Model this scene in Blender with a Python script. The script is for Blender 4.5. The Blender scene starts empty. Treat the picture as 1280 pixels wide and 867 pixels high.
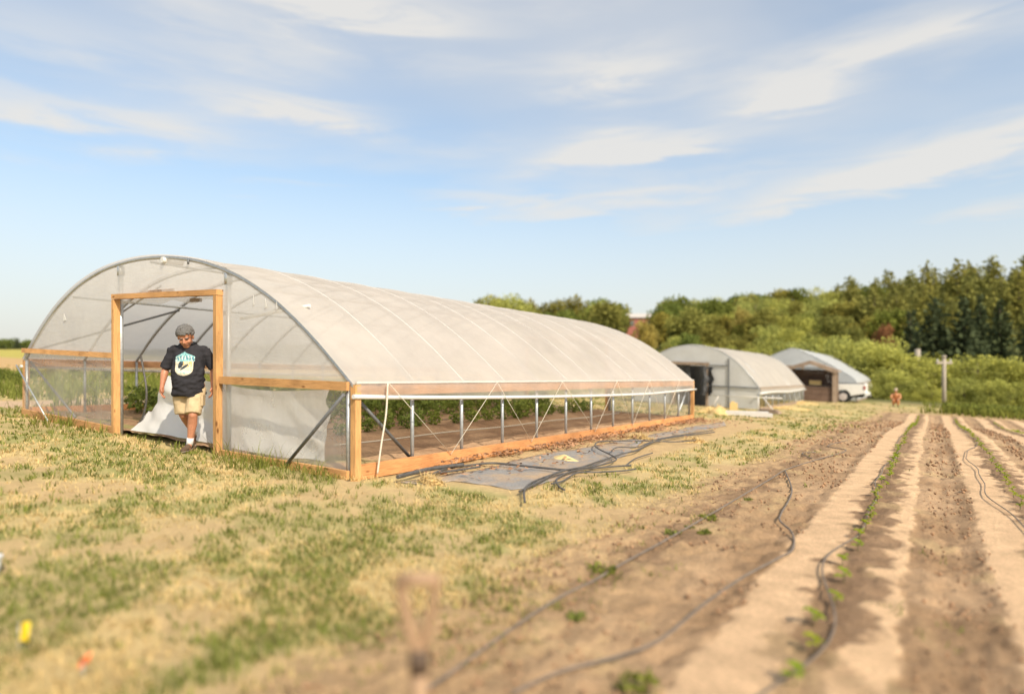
import bpy, bmesh, math, random
import numpy as np
from mathutils import Vector, Matrix, noise as mnoise
from mathutils.bvhtree import BVHTree

random.seed(7)
rng = np.random.default_rng(7)
S = bpy.context.scene
COL = S.collection

# ------------------------------------------------------------------ camera, sky, sun, exposure
FPX, YAW, HORIZON, EYE = 795.7, 33.46, 453.8, 1.37       # focal length and horizon row in pixels of the 1280 x 867 photograph
cam = bpy.data.cameras.new("camera")
cam_ob = bpy.data.objects.new("camera", cam)
COL.objects.link(cam_ob)
cam.sensor_fit = 'HORIZONTAL'
cam.sensor_width = 36.0
cam.lens = FPX / 1280 * 36.0
cam.shift_y = (HORIZON - 433.5) / 1280
cam.clip_start, cam.clip_end = 0.05, 3000
cam_ob.location = (0, 0, EYE)
cam_ob.rotation_euler = (math.radians(90), 0, math.radians(YAW))
cam.dof.use_dof = True
cam.dof.focus_distance = 8.8
cam.dof.aperture_fstop = 0.44
S.camera = cam_ob

SUN_EL = 40.0
SUN_DIR = Vector((0.90, -0.40, 0)).normalized()            # horizontal direction towards the sun
sun = bpy.data.lights.new("sun", 'SUN')
sun.energy = 3.8
sun.angle = math.radians(0.53)
sun.color = (1.0, 0.88, 0.71)
sun_ob = bpy.data.objects.new("sun", sun)
COL.objects.link(sun_ob)
to_sun = Vector((SUN_DIR.x * math.cos(math.radians(SUN_EL)), SUN_DIR.y * math.cos(math.radians(SUN_EL)), math.sin(math.radians(SUN_EL))))
sun_ob.rotation_euler = to_sun.to_track_quat('Z', 'Y').to_euler()
sun_ob.location = (30, -15, 40)

S.view_settings.view_transform = 'Standard'
S.view_settings.look = 'None'
S.view_settings.exposure = 0.50
S.view_settings.gamma = 1.0
S.view_settings.use_curve_mapping = False
S.cycles.use_denoising = True
S.cycles.max_bounces = 8
S.cycles.diffuse_bounces = 3
S.cycles.glossy_bounces = 2
S.cycles.transmission_bounces = 4
S.cycles.transparent_max_bounces = 12
S.cycles.sample_clamp_indirect = 4.0
S.cycles.caustics_reflective = False
S.cycles.caustics_refractive = False

world = bpy.data.worlds.new("World")
S.world = world
world.use_nodes = True
wn, wl = world.node_tree.nodes, world.node_tree.links
wn.clear()
def wnode(t, **kw):
    n = wn.new(t)
    for k, v in kw.items(): setattr(n, k, v)
    return n
w_out = wnode('ShaderNodeOutputWorld')
w_bg = wnode('ShaderNodeBackground')
w_bg.inputs['Strength'].default_value = 0.15
wl.new(w_bg.outputs[0], w_out.inputs[0])
w_sky = wnode('ShaderNodeTexSky')
w_sky.sky_type = 'NISHITA'
w_sky.sun_disc = False
w_sky.sun_elevation = math.radians(SUN_EL)
w_sky.sun_rotation = math.atan2(SUN_DIR.x, SUN_DIR.y)
w_sky.air_density = 1.0
w_sky.dust_density = 2.2
w_sky.ozone_density = 1.0
# thin cirrus: noise on a flat layer high above the ground, stretched into streaks
tc = wnode('ShaderNodeTexCoord')
sep = wnode('ShaderNodeSeparateXYZ'); wl.new(tc.outputs['Generated'], sep.inputs[0])
def wmath(op, a, b=None, c=None, clamp=False):
    n = wnode('ShaderNodeMath', operation=op, use_clamp=clamp)
    for i, v in enumerate((a, b, c)):
        if v is None: continue
        if isinstance(v, (int, float)): n.inputs[i].default_value = v
        else: wl.new(v, n.inputs[i])
    return n.outputs[0]
az = wmath('ARCTAN2', sep.outputs[0], sep.outputs[1])            # heading and height above the horizon
comb = wnode('ShaderNodeCombineXYZ'); wl.new(az, comb.inputs[0]); wl.new(sep.outputs[2], comb.inputs[1])
def cloud_layer(rot, sx, sy, loc, scale, detail, rough, lo, hi, dist):
    mp = wnode('ShaderNodeMapping'); mp.vector_type = 'POINT'
    wl.new(comb.outputs[0], mp.inputs[0])
    mp.inputs['Rotation'].default_value = (0, 0, rot)
    mp.inputs['Scale'].default_value = (sx, sy, 1)
    mp.inputs['Location'].default_value = loc
    nz = wnode('ShaderNodeTexNoise'); wl.new(mp.outputs[0], nz.inputs['Vector'])
    nz.inputs['Scale'].default_value = scale
    nz.inputs['Detail'].default_value = detail
    nz.inputs['Roughness'].default_value = rough
    nz.inputs['Distortion'].default_value = dist
    mr = wnode('ShaderNodeMapRange', interpolation_type='SMOOTHSTEP'); wl.new(nz.outputs[0], mr.inputs[0])
    mr.inputs[1].default_value = lo; mr.inputs[2].default_value = hi
    return mr.outputs[0]
c1 = cloud_layer(-0.13, 1.9, 9.5, (3.1, 0.4, 0), 1.35, 6, 0.52, 0.455, 0.70, 0.35)
c2 = cloud_layer(-0.10, 1.0, 4.0, (8.1, 4.4, 0), 1.2, 4, 0.5, 0.30, 0.75, 0.3)
c3 = cloud_layer(-0.22, 3.0, 22.0, (1.1, 6.2, 0), 1.6, 5, 0.6, 0.30, 0.70, 0.5)
def wisp(px, py, lx, ly, tilt, amt):
    yw = math.radians(YAW); A = (px - 640) / FPX
    d = Vector((-math.sin(yw) + A * math.cos(yw), math.cos(yw) + A * math.sin(yw), (HORIZON - py) / FPX)).normalized()
    du = wmath('SUBTRACT', az, math.atan2(d.x, d.y)); dv = wmath('SUBTRACT', sep.outputs[2], d.z)
    wv = wmath('MULTIPLY_ADD', c3, 0.03, -0.012)
    p = wmath('DIVIDE', du, lx)
    q = wmath('DIVIDE', wmath('ADD', wmath('MULTIPLY_ADD', du, -tilt, dv), wv), ly)
    e = wmath('ADD', wmath('MULTIPLY', p, p), wmath('MULTIPLY', q, q))
    return wmath('MULTIPLY', wmath('EXPONENT', wmath('MULTIPLY', e, -1.0)), amt)
wsum = None
for args in [(60, 135, 0.16, 0.020, -0.05, 0.95), (190, 140, 0.10, 0.016, 0.0, 0.6), (375, 133, 0.11, 0.015, -0.02, 0.9), (450, 8, 0.17, 0.025, 0.02, 0.9), (765, 178, 0.085, 0.020, 0.05, 1.0), (840, 180, 0.09, 0.011, 0.12, 0.8), (690, 205, 0.08, 0.015, 0.22, 0.8),
             (985, 118, 0.07, 0.017, 0.05, 0.95), (760, 85, 0.10, 0.024, 0.12, 0.65), (1080, 60, 0.15, 0.018, 0.16, 0.7), (1190, 192, 0.17, 0.024, 0.14, 1.0), (1040, 232, 0.17, 0.018, 0.13, 0.85), (610, 248, 0.10, 0.016, -0.03, 0.9), (800, 240, 0.20, 0.013, 0.06, 0.7), (720, 265, 0.16, 0.012, 0.06, 0.6), (1265, 255, 0.10, 0.014, 0.12, 0.7), (360, 235, 0.09, 0.008, 0.05, 0.5), (120, 50, 0.22, 0.04, -0.05, 0.45), (250, 20, 0.12, 0.03, -0.2, 0.4)]:
    wv_ = wisp(*args); wsum = wv_ if wsum is None else wmath('ADD', wsum, wv_)
wsum = wmath('MULTIPLY', wsum, wmath('MULTIPLY_ADD', c3, 0.44, 0.36))
cl = wmath('ADD', wsum, wmath('MULTIPLY_ADD', c2, 0.34, 0.21))
cl = wmath('ADD', cl, wmath('MULTIPLY', wmath('MULTIPLY', c1, wmath('MULTIPLY_ADD', c3, 0.45, 0.55)), 0.28), clamp=True)
cl = wmath('MINIMUM', cl, 0.92)
# haze towards the horizon
hz = wnode('ShaderNodeMapRange', interpolation_type='SMOOTHSTEP'); wl.new(sep.outputs[2], hz.inputs[0])
hz.inputs[1].default_value = 0.42; hz.inputs[2].default_value = 0.0; hz.inputs[3].default_value = 0.0; hz.inputs[4].default_value = 0.80
cl2 = wmath('MAXIMUM', cl, hz.outputs[0])
mixc = wnode('ShaderNodeMix', data_type='RGBA')
wl.new(cl2, mixc.inputs[0])
tint = wnode('ShaderNodeMix', data_type='RGBA', blend_type='MULTIPLY'); tint.inputs[0].default_value = 1.0
wl.new(w_sky.outputs[0], tint.inputs[6]); tint.inputs[7].default_value = (0.93, 1.02, 1.0, 1)
wl.new(tint.outputs[2], mixc.inputs[6])
mixc.inputs[7].default_value = (3.90, 3.80, 3.62, 1)
wl.new(mixc.outputs[2], w_bg.inputs['Color'])

# ------------------------------------------------------------------ pixel / ground helpers
_a = math.radians(YAW)
SX, SY = -0.0346, -0.02
def smooth(e0, e1, x):
    t = np.clip((np.asarray(x, float) - e0) / (e1 - e0), 0, 1)
    return t * t * (3 - 2 * t)
def gz_np(x, y):
    x = np.asarray(x, float); y = np.asarray(y, float)
    z = SX * np.clip(x, -170, 60) + SY * np.clip(y, -60, 70) - 0.42 * smooth(17, 31, y)
    z = z + smooth(72, 205, y) * (6.0 + 12.0 * smooth(-110, 40, x))
    z = z - 10 * smooth(260, 600, np.hypot(x, y)) * smooth(0, 150, y)
    return z
def gz(x, y): return float(gz_np(x, y))
def ray(px, py):
    A = (px - 640) / FPX
    return (-math.sin(_a) + A * math.cos(_a), math.cos(_a) + A * math.sin(_a), (HORIZON - py) / FPX)
def at(px, t):                                              # ground position under pixel column px at depth t
    d = ray(px, HORIZON); return d[0] * t, d[1] * t
def gp(px, py, h=0.0):                                      # where a photo pixel meets the ground
    d = ray(px, py)
    lo, hi = 0.5, 400.0
    prev = 0.5; t = 0.5
    while t < 400:
        if EYE + d[2] * t < gz(d[0] * t, d[1] * t) + h: break
        prev = t; t *= 1.04
    lo, hi = prev, t
    for _ in range(30):
        m = (lo + hi) / 2
        if EYE + d[2] * m < gz(d[0] * m, d[1] * m) + h: hi = m
        else: lo = m
    return d[0] * lo, d[1] * lo
def P(x, y, h=0.0): return Vector((x, y, gz(x, y) + h))

# value noise for python-side masks
def _hash(ix, iy, s):
    n = (ix.astype(np.int64) * 374761393 + iy.astype(np.int64) * 668265263 + s * 1442695041) & 0x7fffffff
    n = ((n ^ (n >> 13)) * 1274126177) & 0x7fffffff
    return ((n ^ (n >> 16)) & 0xffff) / 65535.0
def vnoise(x, y, s=0):
    x = np.asarray(x, float); y = np.asarray(y, float)
    ix = np.floor(x); iy = np.floor(y); fx = x - ix; fy = y - iy
    fx = fx * fx * (3 - 2 * fx); fy = fy * fy * (3 - 2 * fy)
    a = _hash(ix, iy, s); b = _hash(ix + 1, iy, s); c = _hash(ix, iy + 1, s); d = _hash(ix + 1, iy + 1, s)
    return (a * (1 - fx) + b * fx) * (1 - fy) + (c * (1 - fx) + d * fx) * fy
def fbm(x, y, s=0, o=4):
    v = 0; amp = 0.5; tot = 0
    for i in range(o):
        v = v + amp * vnoise(x, y, s + i * 17); tot += amp
        x = np.asarray(x) * 2.03 + 5.1; y = np.asarray(y) * 2.03 + 1.7; amp *= 0.5
    return v / tot

_ONES = ['', 'first', 'second', 'third', 'fourth', 'fifth', 'sixth', 'seventh', 'eighth', 'ninth', 'tenth', 'eleventh', 'twelfth', 'thirteenth', 'fourteenth', 'fifteenth', 'sixteenth', 'seventeenth', 'eighteenth', 'nineteenth']
_TENS = {2: 'twent', 3: 'thirt', 4: 'fort', 5: 'fift', 6: 'sixt', 7: 'sevent', 8: 'eight', 9: 'ninet'}
def ordinal(n):
    if n >= 100: return 'hundredth' if n == 100 else 'hundred-and-' + ordinal(n - 100)
    if n < 20: return _ONES[n]
    return _TENS[n // 10] + ('ieth' if n % 10 == 0 else 'y-' + _ONES[n % 10])
# ------------------------------------------------------------------ materials
def new_mat(name):
    m = bpy.data.materials.new(name); m.use_nodes = True
    nt = m.node_tree; nt.nodes.clear()
    out = nt.nodes.new('ShaderNodeOutputMaterial')
    return m, nt, out
def _set(nt, node, idx, v):
    if isinstance(v, (int, float, tuple)): node.inputs[idx].default_value = v
    else: nt.links.new(v, node.inputs[idx])
def mix_rgb(nt, fac, a, b, blend='MIX'):
    n = nt.nodes.new('ShaderNodeMix'); n.data_type = 'RGBA'; n.blend_type = blend
    _set(nt, n, 0, fac); _set(nt, n, 6, a); _set(nt, n, 7, b)
    return n.outputs[2]
def tex_noise(nt, scale, detail=4, rough=0.55, stretch=None, coord='Object', dist=0.0):
    tcn = nt.nodes.new('ShaderNodeTexCoord')
    src = tcn.outputs[coord]
    if stretch:
        mp = nt.nodes.new('ShaderNodeMapping'); nt.links.new(src, mp.inputs[0]); mp.inputs['Scale'].default_value = stretch
        src = mp.outputs[0]
    nz = nt.nodes.new('ShaderNodeTexNoise'); nt.links.new(src, nz.inputs['Vector'])
    nz.inputs['Scale'].default_value = scale; nz.inputs['Detail'].default_value = detail; nz.inputs['Roughness'].default_value = rough
    nz.inputs['Distortion'].default_value = dist
    return nz.outputs[0]
def ramp(nt, fac, stops):
    r = nt.nodes.new('ShaderNodeValToRGB'); nt.links.new(fac, r.inputs[0])
    e = r.color_ramp.elements
    while len(e) < len(stops): e.new(0.5)
    for i, (p, c) in enumerate(stops):
        e[i].position = p; e[i].color = (c[0], c[1], c[2], 1)
    return r.outputs[0]
def bump(nt, h, strength, dist=0.01):
    b = nt.nodes.new('ShaderNodeBump'); nt.links.new(h, b.inputs['Height'])
    b.inputs['Strength'].default_value = strength; b.inputs['Distance'].default_value = dist
    return b.outputs[0]
def c4(c, k=1.0): return (c[0] * k, c[1] * k, c[2] * k, 1.0)
def simple(name, col, rough=0.7, var=0.25, scale=8.0, stretch=None, metal=0.0, bmp=0.0, spec=0.4, bdist=0.01):
    m, nt, out = new_mat(name)
    p = nt.nodes.new('ShaderNodeBsdfPrincipled'); nt.links.new(p.outputs[0], out.inputs[0])
    nz = tex_noise(nt, scale, 5, 0.6, stretch)
    cr = ramp(nt, nz, [(0.25, tuple(c * (1 - var) for c in col)), (0.75, tuple(min(1, c * (1 + var)) for c in col))])
    nt.links.new(cr, p.inputs['Base Color'])
    p.inputs['Roughness'].default_value = rough; p.inputs['Metallic'].default_value = metal
    p.inputs['Specular IOR Level'].default_value = spec
    if bmp: nt.links.new(bump(nt, nz, bmp, bdist), p.inputs['Normal'])
    return m
def wood(name, col, stretch, dark=0.6):
    m, nt, out = new_mat(name)
    p = nt.nodes.new('ShaderNodeBsdfPrincipled'); nt.links.new(p.outputs[0], out.inputs[0])
    g = tex_noise(nt, 6, 6, 0.65, stretch, dist=0.6)
    s = tex_noise(nt, 2.2, 3, 0.5)
    c = ramp(nt, g, [(0.3, tuple(x * dark for x in col)), (0.5, col), (0.75, tuple(min(1, x * 1.18) for x in col))])
    oi = nt.nodes.new('ShaderNodeObjectInfo')
    mr = nt.nodes.new('ShaderNodeMapRange'); nt.links.new(oi.outputs['Random'], mr.inputs[0]); mr.inputs[3].default_value = 0.82; mr.inputs[4].default_value = 1.12
    st = ramp(nt, s, [(0.3, (0.72, 0.7, 0.68)), (0.6, (1, 1, 1))])
    c = mix_rgb(nt, 1.0, c, st, 'MULTIPLY')
    v = nt.nodes.new('ShaderNodeVectorMath'); v.operation = 'SCALE'; nt.links.new(c, v.inputs[0]); nt.links.new(mr.outputs[0], v.inputs['Scale'])
    tcn = nt.nodes.new('ShaderNodeTexCoord'); mp = nt.nodes.new('ShaderNodeMapping'); nt.links.new(tcn.outputs['Object'], mp.inputs[0])
    mp.inputs['Scale'].default_value = tuple(3.2 if q < 2 else 8.0 for q in stretch)
    vo = nt.nodes.new('ShaderNodeTexVoronoi'); nt.links.new(mp.outputs[0], vo.inputs['Vector']); vo.inputs['Scale'].default_value = 1.0
    kn = ramp(nt, vo.outputs['Distance'], [(0.07, (0.38, 0.30, 0.25)), (0.16, (1, 1, 1))])
    nt.links.new(mix_rgb(nt, 1.0, v.outputs[0], kn, 'MULTIPLY'), p.inputs['Base Color'])
    p.inputs['Roughness'].default_value = 0.72; p.inputs['Specular IOR Level'].default_value = 0.25
    nt.links.new(bump(nt, g, 0.3, 0.004), p.inputs['Normal'])
    return m
def film(name, transp, col, transl=0.55, gloss=0.05, wrinkle=0.25, wscale=(1, 1, 1), haze=0.2, dirt=0.10):
    m, nt, out = new_mat(name)
    nz = tex_noise(nt, 1.6, 5, 0.6, wscale, dist=0.8)
    dz = tex_noise(nt, 0.9, 6, 0.65)
    nrm = bump(nt, nz, wrinkle, 0.05)
    cc = ramp(nt, dz, [(0.3, tuple(x * (1 - dirt) for x in col)), (0.7, col)])
    di = nt.nodes.new('ShaderNodeBsdfDiffuse'); nt.links.new(cc, di.inputs[0]); nt.links.new(nrm, di.inputs['Normal'])
    tl = nt.nodes.new('ShaderNodeBsdfTranslucent'); nt.links.new(cc, tl.inputs[0]); nt.links.new(nrm, tl.inputs['Normal'])
    gl = nt.nodes.new('ShaderNodeBsdfGlossy'); gl.inputs['Roughness'].default_value = 0.32; nt.links.new(nrm, gl.inputs['Normal'])
    gl.inputs[0].default_value = (1, 1, 1, 1)
    m1 = nt.nodes.new('ShaderNodeMixShader'); m1.inputs[0].default_value = transl
    nt.links.new(di.outputs[0], m1.inputs[1]); nt.links.new(tl.outputs[0], m1.inputs[2])
    m2 = nt.nodes.new('ShaderNodeMixShader'); m2.inputs[0].default_value = gloss
    nt.links.new(m1.outputs[0], m2.inputs[1]); nt.links.new(gl.outputs[0], m2.inputs[2])
    tr = nt.nodes.new('ShaderNodeBsdfTransparent'); tr.inputs[0].default_value = (0.97, 0.96, 0.94, 1)
    mr = nt.nodes.new('ShaderNodeMapRange'); nt.links.new(dz, mr.inputs[0])
    mr.inputs[1].default_value = 0.3; mr.inputs[2].default_value = 0.7
    mr.inputs[3].default_value = min(1, transp * (1 + haze)); mr.inputs[4].default_value = transp * (1 - haze)
    m3 = nt.nodes.new('ShaderNodeMixShader'); nt.links.new(mr.outputs[0], m3.inputs[0])
    nt.links.new(m2.outputs[0], m3.inputs[1]); nt.links.new(tr.outputs[0], m3.inputs[2])
    nt.links.new(m3.outputs[0], out.inputs[0])
    return m
def leaf(name, col, var=0.35, transl=0.35, attr=True, hue=(1.15, 1.03, 0.85)):
    m, nt, out = new_mat(name)
    oi = nt.nodes.new('ShaderNodeObjectInfo')
    at_ = nt.nodes.new('ShaderNodeAttribute'); at_.attribute_name = 'tone'
    base = mix_rgb(nt, at_.outputs['Fac'], c4(col, 1 - var), c4((min(1, col[0] * (1 + var) * 1.1), col[1] * (1 + var), col[2] * (1 + var * 0.6))))
    alt = mix_rgb(nt, 1.0, base, c4(hue), 'MULTIPLY')
    base = mix_rgb(nt, oi.outputs['Random'], base, alt)
    di = nt.nodes.new('ShaderNodeBsdfDiffuse'); nt.links.new(base, di.inputs[0])
    tl = nt.nodes.new('ShaderNodeBsdfTranslucent'); nt.links.new(base, tl.inputs[0])
    mx = nt.nodes.new('ShaderNodeMixShader'); mx.inputs[0].default_value = transl
    nt.links.new(di.outputs[0], mx.inputs[1]); nt.links.new(tl.outputs[0], mx.inputs[2])
    nt.links.new(mx.outputs[0], out.inputs[0])
    return m
def attr_ground(name, bscale=30, bstr=0.6, bdist=0.02, var=0.25, rough=0.95):
    m, nt, out = new_mat(name)
    p = nt.nodes.new('ShaderNodeBsdfPrincipled'); nt.links.new(p.outputs[0], out.inputs[0])
    a = nt.nodes.new('ShaderNodeAttribute'); a.attribute_name = 'col'
    n1 = tex_noise(nt, bscale, 8, 0.7)
    n2 = tex_noise(nt, 4.0, 5, 0.6)
    v = ramp(nt, n1, [(0.25, (1 - var,) * 3), (0.75, (1 + var * 0.8,) * 3)])
    v2 = ramp(nt, n2, [(0.3, (1 - var * 0.6,) * 3), (0.7, (1 + var * 0.4,) * 3)])
    c = mix_rgb(nt, 1.0, a.outputs['Color'], v, 'MULTIPLY')
    c = mix_rgb(nt, 1.0, c, v2, 'MULTIPLY')
    nt.links.new(c, p.inputs['Base Color'])
    p.inputs['Roughness'].default_value = rough; p.inputs['Specular IOR Level'].default_value = 0.1
    nt.links.new(bump(nt, n1, bstr, bdist), p.inputs['Normal'])
    return m

M = {}
M['ground'] = attr_ground('ground_earth', 26, 0.7, 0.03, 0.22)
M['soil'] = attr_ground('field_earth', 42, 0.9, 0.025, 0.34)
M['tsoil'] = attr_ground('tunnel_earth', 22, 0.8, 0.03, 0.3)
M['door_wood'] = wood('door_timber', (0.62, 0.345, 0.14), (14, 14, 0.9))
M['board_x'] = wood('end_board_timber', (0.62, 0.34, 0.14), (0.9, 14, 14))
M['board_y'] = wood('side_board_timber', (0.66, 0.31, 0.125), (14, 0.9, 14))
M['hip_y'] = wood('hip_board_timber', (0.66, 0.36, 0.19), (14, 0.9, 14))
M['old_wood'] = wood('weathered_timber', (0.20, 0.13, 0.095), (1.2, 8, 14), 0.45)
M['old_wood_v'] = wood('weathered_post_timber', (0.36, 0.27, 0.2), (10, 10, 1.0), 0.6)
M['galv'] = simple('galvanised_steel', (0.42, 0.44, 0.45), 0.42, 0.2, 22, metal=0.55)
M['galv_dark'] = simple('dull_steel', (0.16, 0.165, 0.17), 0.5, 0.25, 20, metal=0.4)
M['white_pipe'] = simple('white_plastic_pipe', (0.64, 0.63, 0.60), 0.4, 0.08, 9)
M['pale_trim'] = simple('hoop_light_line', (0.61, 0.575, 0.53), 0.5, 0.08, 9)  # pale tone of the painted light lines over hoops, shared with pale trim
M['rope'] = simple('pale_rope', (0.62, 0.56, 0.46), 0.8, 0.15, 60)
M['roof_film'] = film('roof_poly', 0.15, (0.84, 0.785, 0.72), 0.55, 0.05, 0.30, (1, 0.45, 1), 0.4, 0.10)
M['end_film'] = film('end_wall_poly', 0.42, (0.94, 0.925, 0.89), 0.46, 0.07, 0.30, (0.7, 1, 2.2), 0.15)
M['clear_film'] = film('clear_poly', 0.70, (0.80, 0.80, 0.78), 0.5, 0.09, 0.5, (3, 1, 0.5), 0.10)
M['curtain_film'] = film('curtain_poly', 0.56, (0.82, 0.79, 0.74), 0.5, 0.08, 0.35, (1, 2.5, 1), 0.2)
M['sheet_film'] = film('white_sheeting', 0.06, (0.88, 0.88, 0.865), 0.38, 0.06, 0.35, (1, 1, 1), 0.2, 0.07)
M['old_film'] = film('old_poly', 0.10, (0.70, 0.71, 0.71), 0.42, 0.06, 0.35, (1, 1, 1), 0.2, 0.12)
M['old_roof_film'] = film('old_roof_poly', 0.08, (0.74, 0.69, 0.63), 0.52, 0.05, 0.25, (1, 1, 1), 0.2, 0.12)
M['black_film'] = simple('black_plastic', (0.05, 0.05, 0.052), 0.6, 0.3, 9, bmp=0.4, bdist=0.05)
M['grey_cloth_plain'] = simple('grey_weed_cloth', (0.27, 0.25, 0.235), 0.8, 0.3, 5, bmp=0.3)
def dusty_cloth():
    m, nt, out = new_mat('dusty_weed_cloth')
    p = nt.nodes.new('ShaderNodeBsdfPrincipled'); nt.links.new(p.outputs[0], out.inputs[0])
    a = tex_noise(nt, 1.7, 7, 0.7, (1, 0.6, 1)); b = tex_noise(nt, 30, 5, 0.7)
    base = ramp(nt, b, [(0.3, (0.19, 0.18, 0.172)), (0.7, (0.30, 0.285, 0.27))])
    dust = ramp(nt, b, [(0.3, (0.33, 0.23, 0.145)), (0.7, (0.46, 0.33, 0.21))])
    f = ramp(nt, a, [(0.44, (0, 0, 0)), (0.60, (0.9, 0.9, 0.9))])
    nt.links.new(mix_rgb(nt, f, base, dust), p.inputs['Base Color']); p.inputs['Roughness'].default_value = 0.85; p.inputs['Specular IOR Level'].default_value = 0.2
    w = tex_noise(nt, 5, 4, 0.6, (1, 3, 1)); nt.links.new(bump(nt, w, 0.5, 0.03), p.inputs['Normal'])
    return m
M['grey_cloth'] = dusty_cloth()
M['black_pipe'] = simple('black_poly_pipe', (0.085, 0.078, 0.072), 0.5, 0.35, 15)
M['drip'] = simple('drip_tube', (0.17, 0.135, 0.105), 0.6, 0.35, 12)
M['straw'] = simple('straw', (0.62, 0.44, 0.19), 0.9, 0.3, 20, bmp=0.5)
M['grass_g'] = leaf('green_grass', (0.165, 0.205, 0.055), 0.35, 0.3)
M['grass_y'] = leaf('dry_grass', (0.57, 0.455, 0.225), 0.25, 0.25, hue=(1, 1, 1))
M['tomato'] = leaf('tomato_leaf', (0.20, 0.28, 0.085), 0.5, 0.38, hue=(1.2, 1.1, 0.9))
M['seedling'] = leaf('seedling_leaf', (0.24, 0.34, 0.035), 0.35, 0.4, hue=(1.3, 1.1, 0.8))
M['stem'] = simple('plant_stem', (0.16, 0.17, 0.07), 0.8, 0.2, 30)
M['bark'] = simple('tree_bark', (0.13, 0.095, 0.07), 0.9, 0.35, 6, stretch=(3, 3, 0.6), bmp=0.6, bdist=0.05)
M['fol_mid'] = leaf('foliage_mid', (0.165, 0.215, 0.06), 0.45, 0.4)
M['fol_light'] = leaf('foliage_willow', (0.36, 0.40, 0.13), 0.45, 0.42, hue=(1.12, 1.05, 0.85))
M['fol_olive'] = leaf('foliage_olive', (0.235, 0.25, 0.075), 0.45, 0.38, hue=(1.2, 1.0, 0.8))
M['fol_dark'] = leaf('foliage_spruce', (0.070, 0.092, 0.052), 0.6, 0.18, hue=(1.1, 1.1, 1.0))
M['fol_pine'] = leaf('foliage_pine', (0.235, 0.25, 0.082), 0.5, 0.32, hue=(1.15, 1.06, 0.9))
M['fol_yellow'] = leaf('foliage_yellow', (0.40, 0.35, 0.11), 0.35, 0.35, hue=(1.05, 1.0, 0.9))
M['fol_red'] = leaf('foliage_rust', (0.27, 0.145, 0.075), 0.35, 0.2, hue=(1.1, 1, 1))
M['skin'] = None

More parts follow.
